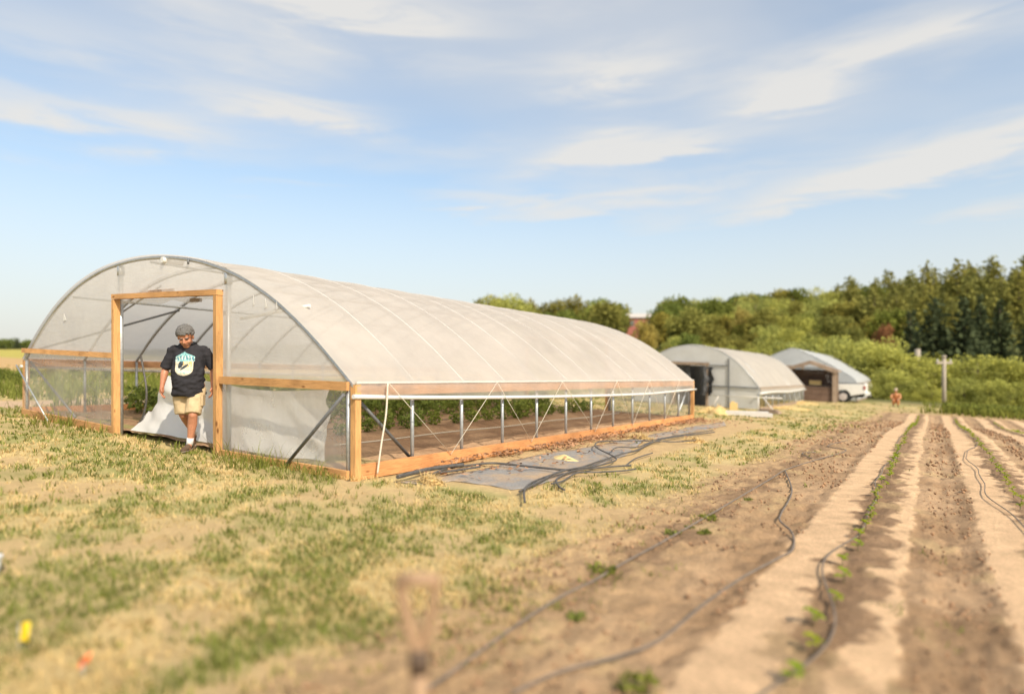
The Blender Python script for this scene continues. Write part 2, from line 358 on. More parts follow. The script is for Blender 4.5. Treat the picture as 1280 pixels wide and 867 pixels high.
# ------------------------------------------------------------------ mesh helpers
def tag(o, label=None, cat=None, group=None, kind=None):
    if label: o['label'] = label
    if cat: o['category'] = cat
    if group: o['group'] = group
    if kind: o['kind'] = kind
    return o
def empty(name, loc=(0, 0, 0), rz=0.0, label=None, cat=None, group=None):
    o = bpy.data.objects.new(name, None); COL.objects.link(o)
    o.location = loc; o.rotation_euler = (0, 0, rz); o.empty_display_size = 0.2
    return tag(o, label, cat, group)
class MB:
    def __init__(s): s.v = []; s.f = []; s.smooth = False
    def add(s, vs, fs):
        n = len(s.v); s.v += [tuple(v) for v in vs]; s.f += [tuple(i + n for i in f) for f in fs]; return s
    def box8(s, p):
        return s.add(p, [(0, 3, 2, 1), (4, 5, 6, 7), (0, 1, 5, 4), (1, 2, 6, 5), (2, 3, 7, 6), (3, 0, 4, 7)])
    def box(s, x0, x1, y0, y1, z0, z1):
        return s.box8([(x0, y0, z0), (x1, y0, z0), (x1, y1, z0), (x0, y1, z0), (x0, y0, z1), (x1, y0, z1), (x1, y1, z1), (x0, y1, z1)])
    def beam(s, a, b, w, d, side=None):
        a = Vector(a); b = Vector(b); t = (b - a).normalized()
        sd = Vector(side) if side is not None else (Vector((0, 0, 1)) if abs(t.z) < 0.9 else Vector((1, 0, 0)))
        u = (sd - t * sd.dot(t)).normalized() * (w / 2); v = t.cross(u).normalized() * (d / 2)
        return s.box8([a - u - v, a + u - v, a + u + v, a - u + v, b - u - v, b + u - v, b + u + v, b - u + v])
    def tube(s, pts, r, n=8, cap=True):
        pts = [Vector(p) for p in pts]; m = len(pts)
        rs = r if isinstance(r, (list, tuple)) else [r] * m
        t0 = (pts[1] - pts[0]).normalized()
        up = Vector((0, 0, 1)) if abs(t0.z) < 0.9 else Vector((1, 0, 0))
        u = (up - t0 * up.dot(t0)).normalized()
        base = len(s.v)
        for i, p in enumerate(pts):
            t = (pts[min(i + 1, m - 1)] - pts[max(i - 1, 0)])
            t = t.normalized() if t.length > 1e-9 else t0
            u = u - t * u.dot(t)
            u = u.normalized() if u.length > 1e-6 else t.orthogonal().normalized()
            v = t.cross(u)
            for k in range(n):
                a = 2 * math.pi * k / n
                s.v.append(tuple(p + (u * math.cos(a) + v * math.sin(a)) * rs[i]))
        for i in range(m - 1):
            for k in range(n):
                k2 = (k + 1) % n
                s.f.append((base + i * n + k, base + i * n + k2, base + (i + 1) * n + k2, base + (i + 1) * n + k))
        if cap:
            s.f.append(tuple(base + k for k in reversed(range(n)))); s.f.append(tuple(base + (m - 1) * n + k for k in range(n)))
        s.smooth = True
        return s
    def ellip(s, c, r, seg=10, rings=7, rot=None):
        c = Vector(c); b = len(s.v)
        pts = []
        for i in range(1, rings):
            th = math.pi * i / rings
            for k in range(seg):
                ph = 2 * math.pi * k / seg
                pts.append(Vector((r[0] * math.sin(th) * math.cos(ph), r[1] * math.sin(th) * math.sin(ph), r[2] * math.cos(th))))
        pts = [Vector((0, 0, r[2]))] + pts + [Vector((0, 0, -r[2]))]
        if rot is not None: pts = [rot @ p for p in pts]
        s.v += [tuple(c + p) for p in pts]
        for k in range(seg): s.f.append((b, b + 1 + k, b + 1 + (k + 1) % seg))
        for i in range(rings - 2):
            for k in range(seg):
                k2 = (k + 1) % seg; o = b + 1 + i * seg
                s.f.append((o + k, o + seg + k, o + seg + k2, o + k2))
        l = len(s.v) - 1; o = b + 1 + (rings - 2) * seg
        for k in range(seg): s.f.append((o + k, l, o + (k + 1) % seg))
        s.smooth = True
        return s
    def grid(s, fn, nu, nv, closed_u=False):
        b = len(s.v)
        for j in range(nv + 1):
            for i in range(nu + 1): s.v.append(tuple(fn(i / nu, j / nv)))
        for j in range(nv):
            for i in range(nu):
                o = b + j * (nu + 1) + i
                s.f.append((o, o + 1, o + nu + 2, o + nu + 1))
        s.smooth = True
        return s
    def mesh(s, name, mat, off=None):
        me = bpy.data.meshes.new(name)
        vs = s.v if off is None else [(v[0] - off[0], v[1] - off[1], v[2] - off[2]) for v in s.v]
        me.from_pydata(vs, [], s.f)
        if mat: me.materials.append(mat)
        if s.smooth: me.polygons.foreach_set('use_smooth', [True] * len(me.polygons))
        me.update()
        return me
    def build(s, name, mat, parent=None, smooth=None):
        if smooth is not None: s.smooth = smooth
        off = None
        if parent is not None:
            off = Vector(parent.location); q = parent.parent
            while q is not None: off += Vector(q.location); q = q.parent
        o = bpy.data.objects.new(name, s.mesh(name, mat, off)); COL.objects.link(o)
        if parent is not None: o.parent = parent
        if mat and s.smooth and any(len(f) > 4 for f in s.f):
            for pl in o.data.polygons:
                if len(pl.vertices) > 4: pl.use_smooth = False
        return o
def copy_tree(o, parent=None):
    c = o.copy(); COL.objects.link(c); c.parent = parent
    for ch in o.children: copy_tree(ch, c)
    return c
def spline(pts, n=8):
    pts = [Vector(p) for p in pts]; out = []
    for i in range(len(pts) - 1):
        p0 = pts[max(i - 1, 0)]; p1 = pts[i]; p2 = pts[i + 1]; p3 = pts[min(i + 2, len(pts) - 1)]
        for k in range(n):
            t = k / n
            out.append(0.5 * ((2 * p1) + (-p0 + p2) * t + (2 * p0 - 5 * p1 + 4 * p2 - p3) * t * t + (-p0 + 3 * p1 - 3 * p2 + p3) * t ** 3))
    out.append(pts[-1]); return out
def mesh_np(name, verts, faces, mat, cols=None, tone=None, smooth=False):
    """faces: (n,k) int array"""
    me = bpy.data.meshes.new(name)
    nv, nf, k = len(verts), len(faces), faces.shape[1]
    me.vertices.add(nv); me.vertices.foreach_set('co', np.ascontiguousarray(verts, np.float32).ravel())
    me.loops.add(nf * k); me.loops.foreach_set('vertex_index', np.ascontiguousarray(faces, np.int32).ravel())
    me.polygons.add(nf); me.polygons.foreach_set('loop_start', np.arange(nf, dtype=np.int32) * k)
    if smooth: me.polygons.foreach_set('use_smooth', np.ones(nf, bool))
    me.update(calc_edges=True)
    if cols is not None:
        a = me.color_attributes.new('col', 'FLOAT_COLOR', 'POINT')
        c = np.ones((nv, 4), np.float32); c[:, :3] = cols; a.data.foreach_set('color', c.ravel())
    if tone is not None:
        a = me.attributes.new('tone', 'FLOAT', 'POINT'); a.data.foreach_set('value', np.asarray(tone, np.float32))
    if mat: me.materials.append(mat)
    return me
def link(name, me, parent=None):
    o = bpy.data.objects.new(name, me); COL.objects.link(o)
    if parent is not None: o.parent = parent
    return o

# ------------------------------------------------------------------ lawn masks (shared by the ground sheet and the grass on it)
UR, UL, VF, LEN = -5.43, -14.43, 5.0, 12.1                # near tunnel: right wall, left wall, front plane, length
UC, HW = (UR + UL) / 2, (UR - UL) / 2
STRAW = np.array((0.55, 0.425, 0.205)); GREEN = np.array((0.27, 0.27, 0.095)); BARE = np.array((0.50, 0.35, 0.18)); DIRT = np.array((0.45, 0.30, 0.165))
def masks(x, y):
    x = np.asarray(x, float); y = np.asarray(y, float)
    g = 0.45 * fbm(x * 0.75 + 11, y * 0.75 + 3, 3, 4) + 0.55 * fbm(x * 2.6, y * 2.6 + 9, 5, 4)
    green = smooth(0.44, 0.56, g) * (0.65 + 0.35 * smooth(0.35, 0.6, fbm(x * 7, y * 7, 15, 2)))
    b = fbm(x * 1.1 + 31, y * 1.1 + 7, 9, 4)
    bare = smooth(0.50, 0.64, b) * 0.8
    near = 0.5 * smooth(3.2, 1.2, np.hypot(x + 1.5, y - 1.0))    # worn ground close to the photographer
    bare = np.maximum(bare, near * smooth(0.36, 0.58, b + 0.04))
    side = smooth(UR - 0.1, UR + 0.1, x) * smooth(-3.3, -3.7, x) * smooth(VF + 0.2, VF + 0.8, y) * smooth(VF + LEN + 2, VF + LEN, y)
    green = green * (1 - side); bare = np.maximum(bare, side)
    edge = -2.2 + 0.55 * smooth(6, 2, y) + 0.9 * (fbm(x * 0.6, y * 0.45, 21, 3) - 0.5) * 2
    dirt = smooth(-0.55, 0.55, x - edge) * smooth(46, 34, y)
    path = smooth(1.2, 0.5, np.abs(x + 17.3 - 0.4 * np.sin(y * 0.2))) * smooth(60, 30, y)
    path = np.maximum(path, 0)
    return green, bare, dirt, path
def ground_col(x, y):
    green, bare, dirt, path = masks(x, y)
    def mixv(a, b, t): return a * (1 - t)[:, None] + b * t[:, None]
    c = mixv(np.tile(STRAW, (len(x), 1)), np.tile(GREEN, (len(x), 1)), green * 0.85)
    c = mixv(c, np.tile(BARE, (len(x), 1)), bare * (1 - green * 0.6))
    c = mixv(c, np.tile(DIRT, (len(x), 1)), dirt)
    c = mixv(c, np.tile(np.array((0.52, 0.37, 0.24)), (len(x), 1)), path)
    r = np.hypot(x, y)
    # far fields: dry tan pasture to the west, green-brown floor under the woods
    west = smooth(-24, -34, x) * smooth(110, 60, y)
    band = smooth(0.42, 0.6, fbm(x * 0.016 + y * 0.004, y * 0.03, 40, 3))
    tan = mixv(np.tile(np.array((0.50, 0.33, 0.155)), (len(x), 1)), np.tile(np.array((0.42, 0.36, 0.09)), (len(x), 1)), np.maximum(band, smooth(-75, -95, x)))
    c = mixv(c, tan, west)
    wood_ = smooth(44, 56, y) * smooth(-60, -20, x)
    c = mixv(c, np.tile(np.array((0.12, 0.125, 0.045)), (len(x), 1)), np.maximum(wood_, smooth(60, 80, y)))
    return c

# ------------------------------------------------------------------ the setting: ground sheet (polar grid, fine close by)
def build_ground():
    angs = []
    a = -180.0
    fw = 90 + YAW                                          # heading of the view, degrees from +X
    while a < 180:
        angs.append(fw + a)
        a += 0.42 if abs(a) < 56 else 3.0
    A = np.radians(np.array(angs)); nA = len(A)
    rr = [0.25]
    while rr[-1] < 1400: rr.append(rr[-1] * (1.020 if rr[-1] < 40 else 1.05))
    R = np.array(rr); nR = len(R)
    X = (R[:, None] * np.cos(A)[None, :]).ravel(); Y = (R[:, None] * np.sin(A)[None, :]).ravel()
    Z = gz_np(X, Y)
    rad = np.hypot(X, Y)
    Z = Z + (fbm(X * 1.3, Y * 1.3, 2, 4) - 0.5) * 0.05 * smooth(60, 20, rad) + (fbm(X * 0.05, Y * 0.05, 8, 3) - 0.5) * 2.0 * smooth(60, 140, rad)
    inside = (X > UL - 0.15) & (X < UR + 0.15) & (Y > VF - 0.15) & (Y < VF + LEN + 0.15)
    field = (X > -2.2) & (X < 14) & (Y > 0.0) & (Y < 40)
    Z = np.where(inside, gz_np(X, Y) - 0.05, Z)
    Z = np.where(field, gz_np(X, Y) - 0.05, Z)
    V = np.column_stack((X, Y, Z)); V = np.vstack((V, [[0, 0, gz(0, 0)]]))
    i = np.arange(nR - 1)[:, None] * nA; k = np.arange(nA)[None, :]; k2 = (k + 1) % nA
    F = np.stack((i + k, i + nA + k, i + nA + k2, i + k2), -1).reshape(-1, 4)
    c = ground_col(V[:, 0], V[:, 1])
    me = mesh_np('ground', V, F, M['ground'], cols=c, smooth=True)
    o = link('ground', me); tag(o, kind='structure')
build_ground()

# ------------------------------------------------------------------ tilled field: sandy bed crowns, rough soil between
ROW0, PITCH = -0.5, 1.3
def build_field():
    xs = np.concatenate((np.arange(-2.6, 2.2, 0.022), np.arange(2.2, 13.0, 0.06)))
    ys = [0.15]
    while ys[-1] < 38: ys.append(ys[-1] + max(0.02, ys[-1] * 0.0085))
    ys = np.array(ys)
    X, Y = np.meshgrid(xs, ys); X = X.ravel(); Y = Y.ravel()
    rel = (X - ROW0 + PITCH / 2) % PITCH - PITCH / 2       # offset from the nearest bed centre
    bed = np.floor((X - ROW0 + PITCH / 2) / PITCH)
    wob = (fbm(X * 1.2, Y * 0.5, 33, 3) - 0.5) * 0.11
    fine = (fbm(X * 14, Y * 7, 35, 4) - 0.5) * 0.12
    w = rel + wob * 0.6 + fine
    sandL = smooth(-0.47, -0.425, w) * smooth(-0.055, -0.095, w)
    sandR = smooth(0.10, 0.125, w) * smooth(0.35, 0.325, w)
    sand = np.maximum(sandL, sandR)
    scal = fbm(rel * 5 + bed * 3, Y * 6.5, 37, 2)          # damp scallops reaching out from the drip line
    damp = smooth(0.17, 0.11, np.abs(rel - 0.05) + (scal - 0.5) * 0.42) * smooth(2.2, 4.0, Y)
    sand = np.clip(sand - damp * 0.9, 0, 1)
    onbed = (X > ROW0 - PITCH / 2 - 0.25)
    sand = np.where(onbed, sand, 0)
    green, bare, dirt, path = masks(X, Y)
    clod = (fbm(X * 11, Y * 9, 41, 4) - 0.5)
    clod2 = (fbm(X * 3.1, Y * 2.2, 43, 3) - 0.5)
    rut = smooth(0.16, 0.0, np.abs(np.abs(rel) - 0.60)) * smooth(-1.4, -0.9, X)
    z = gz_np(X, Y) + 0.012 + (1 - sand) * (clod * 0.07 + clod2 * 0.022 + (fbm(X * 27, Y * 21, 44, 2) - 0.5) * 0.022) + sand * (0.004 + clod2 * 0.006 + clod * 0.004) - rut * 0.03 + 0.012 * np.cos(rel / PITCH * 2 * np.pi) * onbed
    edge = smooth(-2.6, -2.15, X); edge = edge * smooth(38, 36, Y)
    z = gz_np(X, Y) - 0.03 * (1 - edge) + (z - gz_np(X, Y)) * edge
    SOIL = np.array((0.335, 0.215, 0.122)); SOIL2 = np.array((0.45, 0.30, 0.178)); SAND = np.array((0.68, 0.46, 0.275)); DAMP = np.array((0.20, 0.125, 0.078))
    t = smooth(0.3, 0.7, fbm(X * 2.2, Y * 1.4, 47, 4))
    c = SOIL * (1 - t)[:, None] + SOIL2 * t[:, None]
    dirt_mix = smooth(-1.0, -1.9, X + wob * 3)                  # greyer, drier earth towards the grass
    c = c * (1 - dirt_mix)[:, None] + DIRT * dirt_mix[:, None]
    c = c * (1 - damp * 0.6)[:, None] + DAMP * (damp * 0.6)[:, None]
    c = c * (1 - sand)[:, None] + SAND * sand[:, None]
    dry = smooth(0.60, 0.72, fbm(X * 3 + 3, Y * 2.2, 51, 4)) * (1 - sand) * 0.55  # straw and chaff caught in the clods
    c = c * (1 - dry)[:, None] + np.array((0.50, 0.36, 0.19)) * dry[:, None]
    g = (smooth(-1.9, -2.5, X + wob * 3) * 0.8)
    gc = ground_col(X, Y)
    c = c * (1 - g)[:, None] + gc * g[:, None]
    V = np.column_stack((X, Y, z)); nx = len(xs); ny = len(ys)
    i = np.arange(ny - 1)[:, None] * nx; k = np.arange(nx - 1)[None, :]
    F = np.stack((i + k, i + k + 1, i + nx + k + 1, i + nx + k), -1).reshape(-1, 4)
    o = link('field', mesh_np('field', V, F, M['soil'], cols=c, smooth=True)); tag(o, kind='structure')
build_field()

def build_tunnel_floor():
    xs = np.arange(UL + 0.03, UR - 0.02, 0.05); ys = np.arange(VF + 0.04, VF + LEN - 0.03, 0.06)
    X, Y = np.meshgrid(xs, ys); X = X.ravel(); Y = Y.ravel()
    beds = np.cos((X - (-8.05)) / 1.38 * 2 * np.pi)
    ent = smooth(6.4, 5.4, Y)
    z = gz_np(X, Y) + 0.012 + 0.05 * np.clip(beds, -0.6, 1) * (1 - ent) * smooth(-6.2, -7.0, X) + (fbm(X * 5, Y * 5, 61, 4) - 0.5) * 0.07 + 0.02
    t = fbm(X * 2, Y * 1.1, 63, 4)
    A_ = np.array((0.30, 0.185, 0.11)); B_ = np.array((0.43, 0.28, 0.17)); G_ = np.array((0.27, 0.25, 0.10))
    t = smooth(0.35, 0.65, t)
    c = A_ * (1 - t)[:, None] + B_ * t[:, None]
    gm = ent * smooth(0.4, 0.6, fbm(X * 3, Y * 3, 65, 3)) * 0.8
    c = c * (1 - gm)[:, None] + G_ * gm[:, None]
    V = np.column_stack((X, Y, z)); nx = len(xs); ny = len(ys)
    i = np.arange(ny - 1)[:, None] * nx; k = np.arange(nx - 1)[None, :]
    F = np.stack((i + k, i + k + 1, i + nx + k + 1, i + nx + k), -1).reshape(-1, 4)
    o = link('tunnel_floor', mesh_np('tunnel_floor', V, F, M['tsoil'], cols=c, smooth=True)); tag(o, kind='structure')
build_tunnel_floor()

# ------------------------------------------------------------------ near high tunnel
PROF = [(-4.5, 1.04), (-4.24, 1.25), (-3.92, 1.5), (-3.5, 1.79), (-3.0, 2.08), (-2.3, 2.38), (-1.5, 2.60), (-0.7, 2.71), (0, 2.74),
        (0.7, 2.71), (1.5, 2.60), (2.3, 2.38), (3.0, 2.08), (3.5, 1.79), (3.92, 1.5), (4.24, 1.25), (4.5, 1.04)]
def prof_curve(prof, n=5):
    return [(p.x, p.z) for p in spline([(a, 0, b) for a, b in prof], n)]
PC = prof_curve(PROF)
PCX = [p[0] for p in PC]; PCZ = [p[1] for p in PC]
def arch_h(u): return float(np.interp(u - UC, PCX, PCZ))
def onu(px, py, u):
    d = ray(px, py); t = u / d[0]; return d[1] * t
def near_tunnel():
    T = empty('high_tunnel', P(UC, VF, 0), label='long plastic-covered high tunnel with orange timber boards and open front doorway', cat='greenhouse')
    pitch = LEN / 12
    vs = [VF + i * pitch for i in range(13)]
    # hoops and ground posts
    for i, v in enumerate(vs):
        off = 0.0
        pts = [P(UC + u, v, h) - Vector((0, 0, 0.028)) for u, h in PC]
        mb = MB().tube(pts, 0.027 if i in (0, 12) else 0.021, 8); mb.build('hoop', M['galv'], T)
        for u in (UR, UL):
            x = u + (-0.05 if u == UR else 0.05)
            if i in (0, 12): x = u + (-0.10 if u == UR else 0.10)
            mb = MB().tube([P(x, v, -0.1), P(x, v, 1.03)], 0.024, 8); mb.build('ground_post', M['galv'], T)
    # ridge and side purlins
    for du in (-2.6, 0.0, 2.6):
        h = arch_h(UC + du) - 0.075
        MB().tube([P(UC + du, v, h) for v in (VF + 0.05, VF + LEN / 2, VF + LEN - 0.05)], 0.019, 8).build('purlin', M['galv'], T)
    # roof film: one skin, tight over the hoops and slack between them
    def roof(a, b):
        k = a * (len(PC) - 1); i = min(int(k), len(PC) - 2); f = k - i
        u = PC[i][0] * (1 - f) + PC[i + 1][0] * f; h = PC[i][1] * (1 - f) + PC[i + 1][1] * f
        v = VF - 0.04 + b * (LEN + 0.08)
        ph = ((v - VF) / pitch)
        sag = (1 - abs(math.cos(ph * math.pi)) ** 0.55)
        s = 0.020 - 0.040 * sag * (1 - abs(u) / 5.5) + 0.010 * (mnoise.noise(Vector((u * 0.8, v * 0.7, 3))))
        nx = u / 4.5
        return P(UC + u + nx * s, v, h + s * (1 - 0.5 * abs(nx)))
    mb = MB().grid(roof, 64, 144); mb.build('roof_cover', M['roof_film'], T)
    for v in vs[1:-1]:
        MB().tube([P(UC + u * 1.002, v, h + 0.0165) for u, h in PC], 0.0055, 6).build('hoop_light_line', M['pale_trim'], T)  # thin pale tubes added over hoops, painting light caught by the taut film
    # hip boards, planks end to end
    for u, mt, sgn in ((UR, M['hip_y'], 1), (UL, M['hip_y'], -1)):
        cuts = [VF + 0.06, VF + 4.1, VF + 8.3, VF + LEN - 0.06]
        for a, b in zip(cuts[:-1], cuts[1:]):
            x = u + sgn * 0.002
            MB().beam(P(x, a + 0.003, 0.985), P(x, b - 0.003, 0.985), 0.14, 0.038).build('hip_board', mt, T)
    # base boards
    for u, sgn in ((UR, 1), (UL, -1)):
        cuts = [VF + 0.05, VF + 3.05, VF + 6.9, VF + 10.2, VF + LEN - 0.05]
        for j, (a, b) in enumerate(zip(cuts[:-1], cuts[1:])):
            hgt = 0.17
            MB().beam(P(u + sgn * 0.01, a + 0.003, 0.05), P(u + sgn * 0.01, b - 0.003, 0.05), hgt, 0.045).build('base_board', M['board_y'], T)
    # corner posts
    for u in (UR, UL):
        for v in (VF + 0.02, VF + LEN - 0.02):
            MB().beam(P(u, v, -0.1), P(u, v, 1.04), 0.08, 0.085, (1, 0, 0)).build('corner_post', M['door_wood'], T)
    # doorway, front and back
    D0, D1 = -10.78, -7.99
    for v, front in ((VF, True), (VF + LEN, False)):
        s = -1 if front else 1
        y = v + s * 0.055
        df = MB().beam(P(D0, y, -0.1), P(D0, y, 2.10), 0.072, 0.10, (1, 0, 0)).build('door_post', M['door_wood'], T)
        MB().beam(P(D1, y, -0.1), P(D1, y, 2.10), 0.072, 0.10, (1, 0, 0)).build('door_post', M['door_wood'], T)
        MB().beam(P(D0 - 0.04, y - 0.002, 2.145), P(D1 + 0.045, y - 0.002, 2.14), 0.075, 0.10).build('door_header', M['board_x'], T)
        if front:
            MB().beam(P(-10.05, y + 0.06, 2.20), P(-9.2, y + 0.06, 2.21), 0.05, 0.03).build('shim_board', M['old_wood_v'], T)
            MB().beam(P(-8.75, y + 0.06, 2.055), P(-8.5, y + 0.06, 2.055), 0.05, 0.03).build('shim_board', M['old_wood_v'], T)
        for u in (-10.80, -7.885):
            pm = MB().tube([P(u, v + 0.03, -0.1), P(u, v + 0.03, arch_h(u) - 0.04)], 0.036, 10).build('end_post', M['galv'], T)
            MB().tube([P(u, v + 0.03, arch_h(u) - 0.20), P(u, v + 0.03, arch_h(u) - 0.05)], 0.052, 10).build('clamp', M['galv'], T)
        # end hip boards
        MB().beam(P(UL + 0.05, y + 0.005, 1.215), P(D0 - 0.05, y + 0.005, 1.215), 0.085, 0.045).build('end_hip_board', M['board_x'], T)
        MB().beam(P(D1 + 0.05, y + 0.005, 0.97), P(UR - 0.05, y + 0.005, 1.02), 0.10, 0.045).build('end_hip_board', M['board_x'], T)
        # end sills
        MB().beam(P(UL + 0.05, y + 0.005, 0.045), P(D0 - 0.05, y + 0.005, 0.02), 0.13, 0.045).build('end_sill', M['board_x'], T)
        MB().beam(P(D1 + 0.05, y + 0.005, -0.01), P(UR - 0.05, y + 0.005, 0.02), 0.10, 0.045).build('end_sill', M['board_x'], T)
        # end wall film, in panels between the timbers
        def panel(u0, u1, lo, hi, y, nu=20, nv=10, amp=0.012, seed=0):
            def fn(a, b):
                u = u0 + (u1 - u0) * a
                h0, h1 = lo(u), hi(u)
                h = h0 + (h1 - h0) * b
                w = amp * mnoise.noise(Vector((u * 1.7 + seed, h * 0.9, seed)))
                return P(u, y + w, h)
            return MB().grid(fn, nu, nv)
        fy = v + s * 0.012
        c = lambda k: (lambda u: k)
        top = lambda u: arch_h(u) - 0.01
        panel(UL + 0.02, D0 - 0.03, c(1.20), top, fy, 24, 10).build('end_film', M['end_film'], T)
        panel(D0 - 0.03, D1 + 0.03, c(2.12), top, fy, 20, 6, 0.01, 4).build('end_film', M['end_film'], T)
        panel(D1 + 0.03, UR - 0.02, c(0.97), top, fy, 20, 10, 0.012, 9).build('end_film', M['end_film'], T)
        panel(UL + 0.03, D0 - 0.03, c(0.0), c(1.20), fy, 40, 10, 0.03, 14).build('end_film', M['clear_film'], T)
        panel(D1 + 0.03, UR - 0.03, c(0.0), c(0.97), fy, 30, 10, 0.02, 19).build('end_film', M['clear_film'], T)
    # film skirt of the doorway: ragged strip under the header
    def strip(a, b):
        u = D0 + 0.06 + (D1 - D0 - 0.12) * a
        return P(u, VF - 0.01 + 0.02 * math.sin(a * 19), 2.10 - b * (0.07 + 0.05 * mnoise.noise(Vector((a * 6, 1, 2)))))
    MB().grid(strip, 30, 3).build('film_strip', M['curtain_film'], T)
    # roll-up side curtain and its bar
    for u, sgn in ((UR, 1), (UL, -1)):
        def hb(q): return 0.91 - 0.15 * math.sin(min(1, q * 1.25) * math.pi / 2) ** 0.8 + 0.06 * max(0, q - 0.72) / 0.28
        def cur(a, b):
            v = VF + LEN * a
            top_, bot = 1.055, hb(a) + 0.01
            h = top_ + (bot - top_) * b
            return P(u + sgn * (0.034 + 0.012 * math.sin(b * 3.1) + 0.008 * mnoise.noise(Vector((v * 2.2, b * 2, 7)))), v, h)
        MB().grid(cur, 90, 5).build('side_curtain', M['curtain_film'], T)
        pts = [P(u + sgn * 0.045, VF - 0.06 + (LEN + 0.2) * k / 24, hb(k / 24)) for k in range(25)]
        MB().tube(pts, 0.026, 10).build('roll_bar', M['white_pipe'], T)
        # wiggle-wire channel along the top of the hip board
        MB().beam(P(u + sgn * 0.030, VF, 1.066), P(u + sgn * 0.030, VF + LEN, 1.066), 0.026, 0.02).build('film_channel', M['pale_trim'], T)
    # lacing ropes over the open side
    for u, sgn in ((UR, 1), (UL, -1)):
        x = u + sgn * 0.095
        zig = [(1.06, onu(479, 480, UR)), (0.10, onu(560, 578, UR)), (1.06, onu(615, 478, UR)), (0.10, onu(661, 560, UR)), (1.06, onu(697, 478, UR)), (0.10, onu(741, 545, UR)),
               (1.06, onu(766, 478, UR)), (0.10, onu(788, 538, UR)), (1.06, onu(807, 478, UR)), (0.10, onu(828, 532, UR)), (1.06, onu(845, 478, UR))]
        for (h0, v0), (h1, v1) in zip(zig[:-1], zig[1:]):
            MB().tube([P(x - sgn * 0.045 * (h0 < 0.5), v0, h0), P(x - sgn * 0.045 * (h1 < 0.5), v1, h1)], 0.0042, 6).build('lacing_rope', M['rope'], T)
    mid = [P(UR + 0.10, onu(477, 480, UR), 1.06), P(UR + 0.11, onu(474, 520, UR), 0.7), P(UR + 0.11, onu(468, 560, UR), 0.35), P(UR + 0.10, onu(464, 595, UR), 0.02)]
    MB().tube(spline(mid, 6), 0.011, 8).build('strap', M['rope'], T)
    # braces
    MB().tube([P(-6.50, VF - 0.10, 0.02), P(-5.47, VF - 0.12, 0.93)], 0.021, 8).build('brace', M['galv_dark'], T)
    MB().tube([P(UR - 0.09, VF + 0.06, 0.93), P(UR - 0.09, VF + 1.0, 0.12)], 0.021, 8).build('brace', M['galv_dark'], T)
    MB().tube([P(UL - 0.10, VF - 0.10, 0.93), P(-12.95, VF - 0.16, -0.02)], 0.013, 8).build('brace', M['galv'], T)
    MB().tube([P(UL + 0.1, VF + 0.06, 1.0), P(UL + 2.0, VF + 0.05, 0.1)], 0.019, 8).build('brace', M['galv_dark'], T)
    MB().tube([P(UR - 0.09, VF + LEN - 0.06, 0.93), P(UR - 0.09, VF + LEN - 1.0, 0.12)], 0.021, 8).build('brace', M['galv'], T)
    MB().tube([P(-7.72, VF + 0.10, 1.80), P(-6.62, VF + 0.35, 1.98)], 0.022, 8).build('brace', M['white_pipe'], T)
    # collar ties on some hoops
    for i in (1, 5, 9):
        v = vs[i]
        MB().tube([P(UC - 3.0, v + 0.04, arch_h(UC - 3.0) - 0.06), P(UC - 1.6, v + 0.04, arch_h(UC - 1.6) - 0.1)], 0.016, 7).build('wind_brace', M['galv'], T)
    MB().tube([P(UL + 0.35, VF + 0.1, 1.25), P(UL + 1.75, VF + pitch * 2, arch_h(UL + 1.75) - 0.06)], 0.02, 8).build('wind_brace', M['galv_dark'], T)
    # end cap of the ridge tube and the small eye bolt beside it
    MB().tube([P(-9.40, VF - 0.06, 2.655), P(-9.40, VF + 0.25, 2.655)], 0.045, 10).build('ridge_cap', M['white_pipe'], T)
    MB().tube([P(-8.75, VF - 0.035, 2.63), P(-8.75, VF - 0.035, 2.56)], 0.014, 6).build('eye_bolt', M['galv_dark'], T)
    # taped patches on the end film
    for (u, h, w, hh) in ((-12.66, 1.83, 0.14, 0.13), (-7.25, 2.02, 0.03, 0.14), (-7.0, 1.98, 0.05, 0.13), (-6.78, 1.95, 0.03, 0.12)):
        y = VF - 0.030
        MB().add([P(u - w / 2, y, h - hh / 2), P(u + w / 2, y, h - hh / 3), P(u + w / 5, y, h), P(u - w / 6, y, h + hh / 2), P(u - w / 2, y + 0.004, h - hh / 2), P(u + w / 2, y + 0.004, h - hh / 3), P(u + w / 5, y + 0.004, h), P(u - w / 6, y + 0.004, h + hh / 2)],
                 [(0, 1, 2, 3), (7, 6, 5, 4), (0, 4, 5, 1), (1, 5, 6, 2), (2, 6, 7, 3), (3, 7, 4, 0)]).build('tape_patch', M['white_pipe'], T, smooth=False)
    return T
near_tunnel()

# white plastic sheet hanging inside the doorway and behind the lower right end wall
def white_sheet():
    def fn(a, b):
        u = -10.55 + (-6.22 + 10.55) * a
        top = 0.90 + 0.05 * math.sin(a * 7) if a > 0.10 else 0.25 + (0.65 / 0.10) * a
        if a < 0.22: top = 0.34 + 0.6 * smooth(0.02, 0.16, a)
        h = top * (1 - b) - 0.0 * b
        n1 = mnoise.noise(Vector((u * 1.3 + h * 1.8, h * 2.6, 1.5)))
        n2 = mnoise.noise(Vector((u * 3.1 + h * 3.5, h * 5.0, 4.5)))
        y = VF + 0.30 + 0.10 * n1 + 0.045 * n2 - 0.20 * b * b * (1 - a) - 0.06 * b
        y = max(y, VF + 0.05)
        return P(u, y, h + 0.03 * n1 * b + 0.05 * b)
    o = MB().grid(fn, 90, 28).build('plastic_sheet', M['sheet_film'])
    tag(o, 'crumpled white plastic sheet hanging low behind the man in the doorway', 'plastic sheet')
white_sheet()
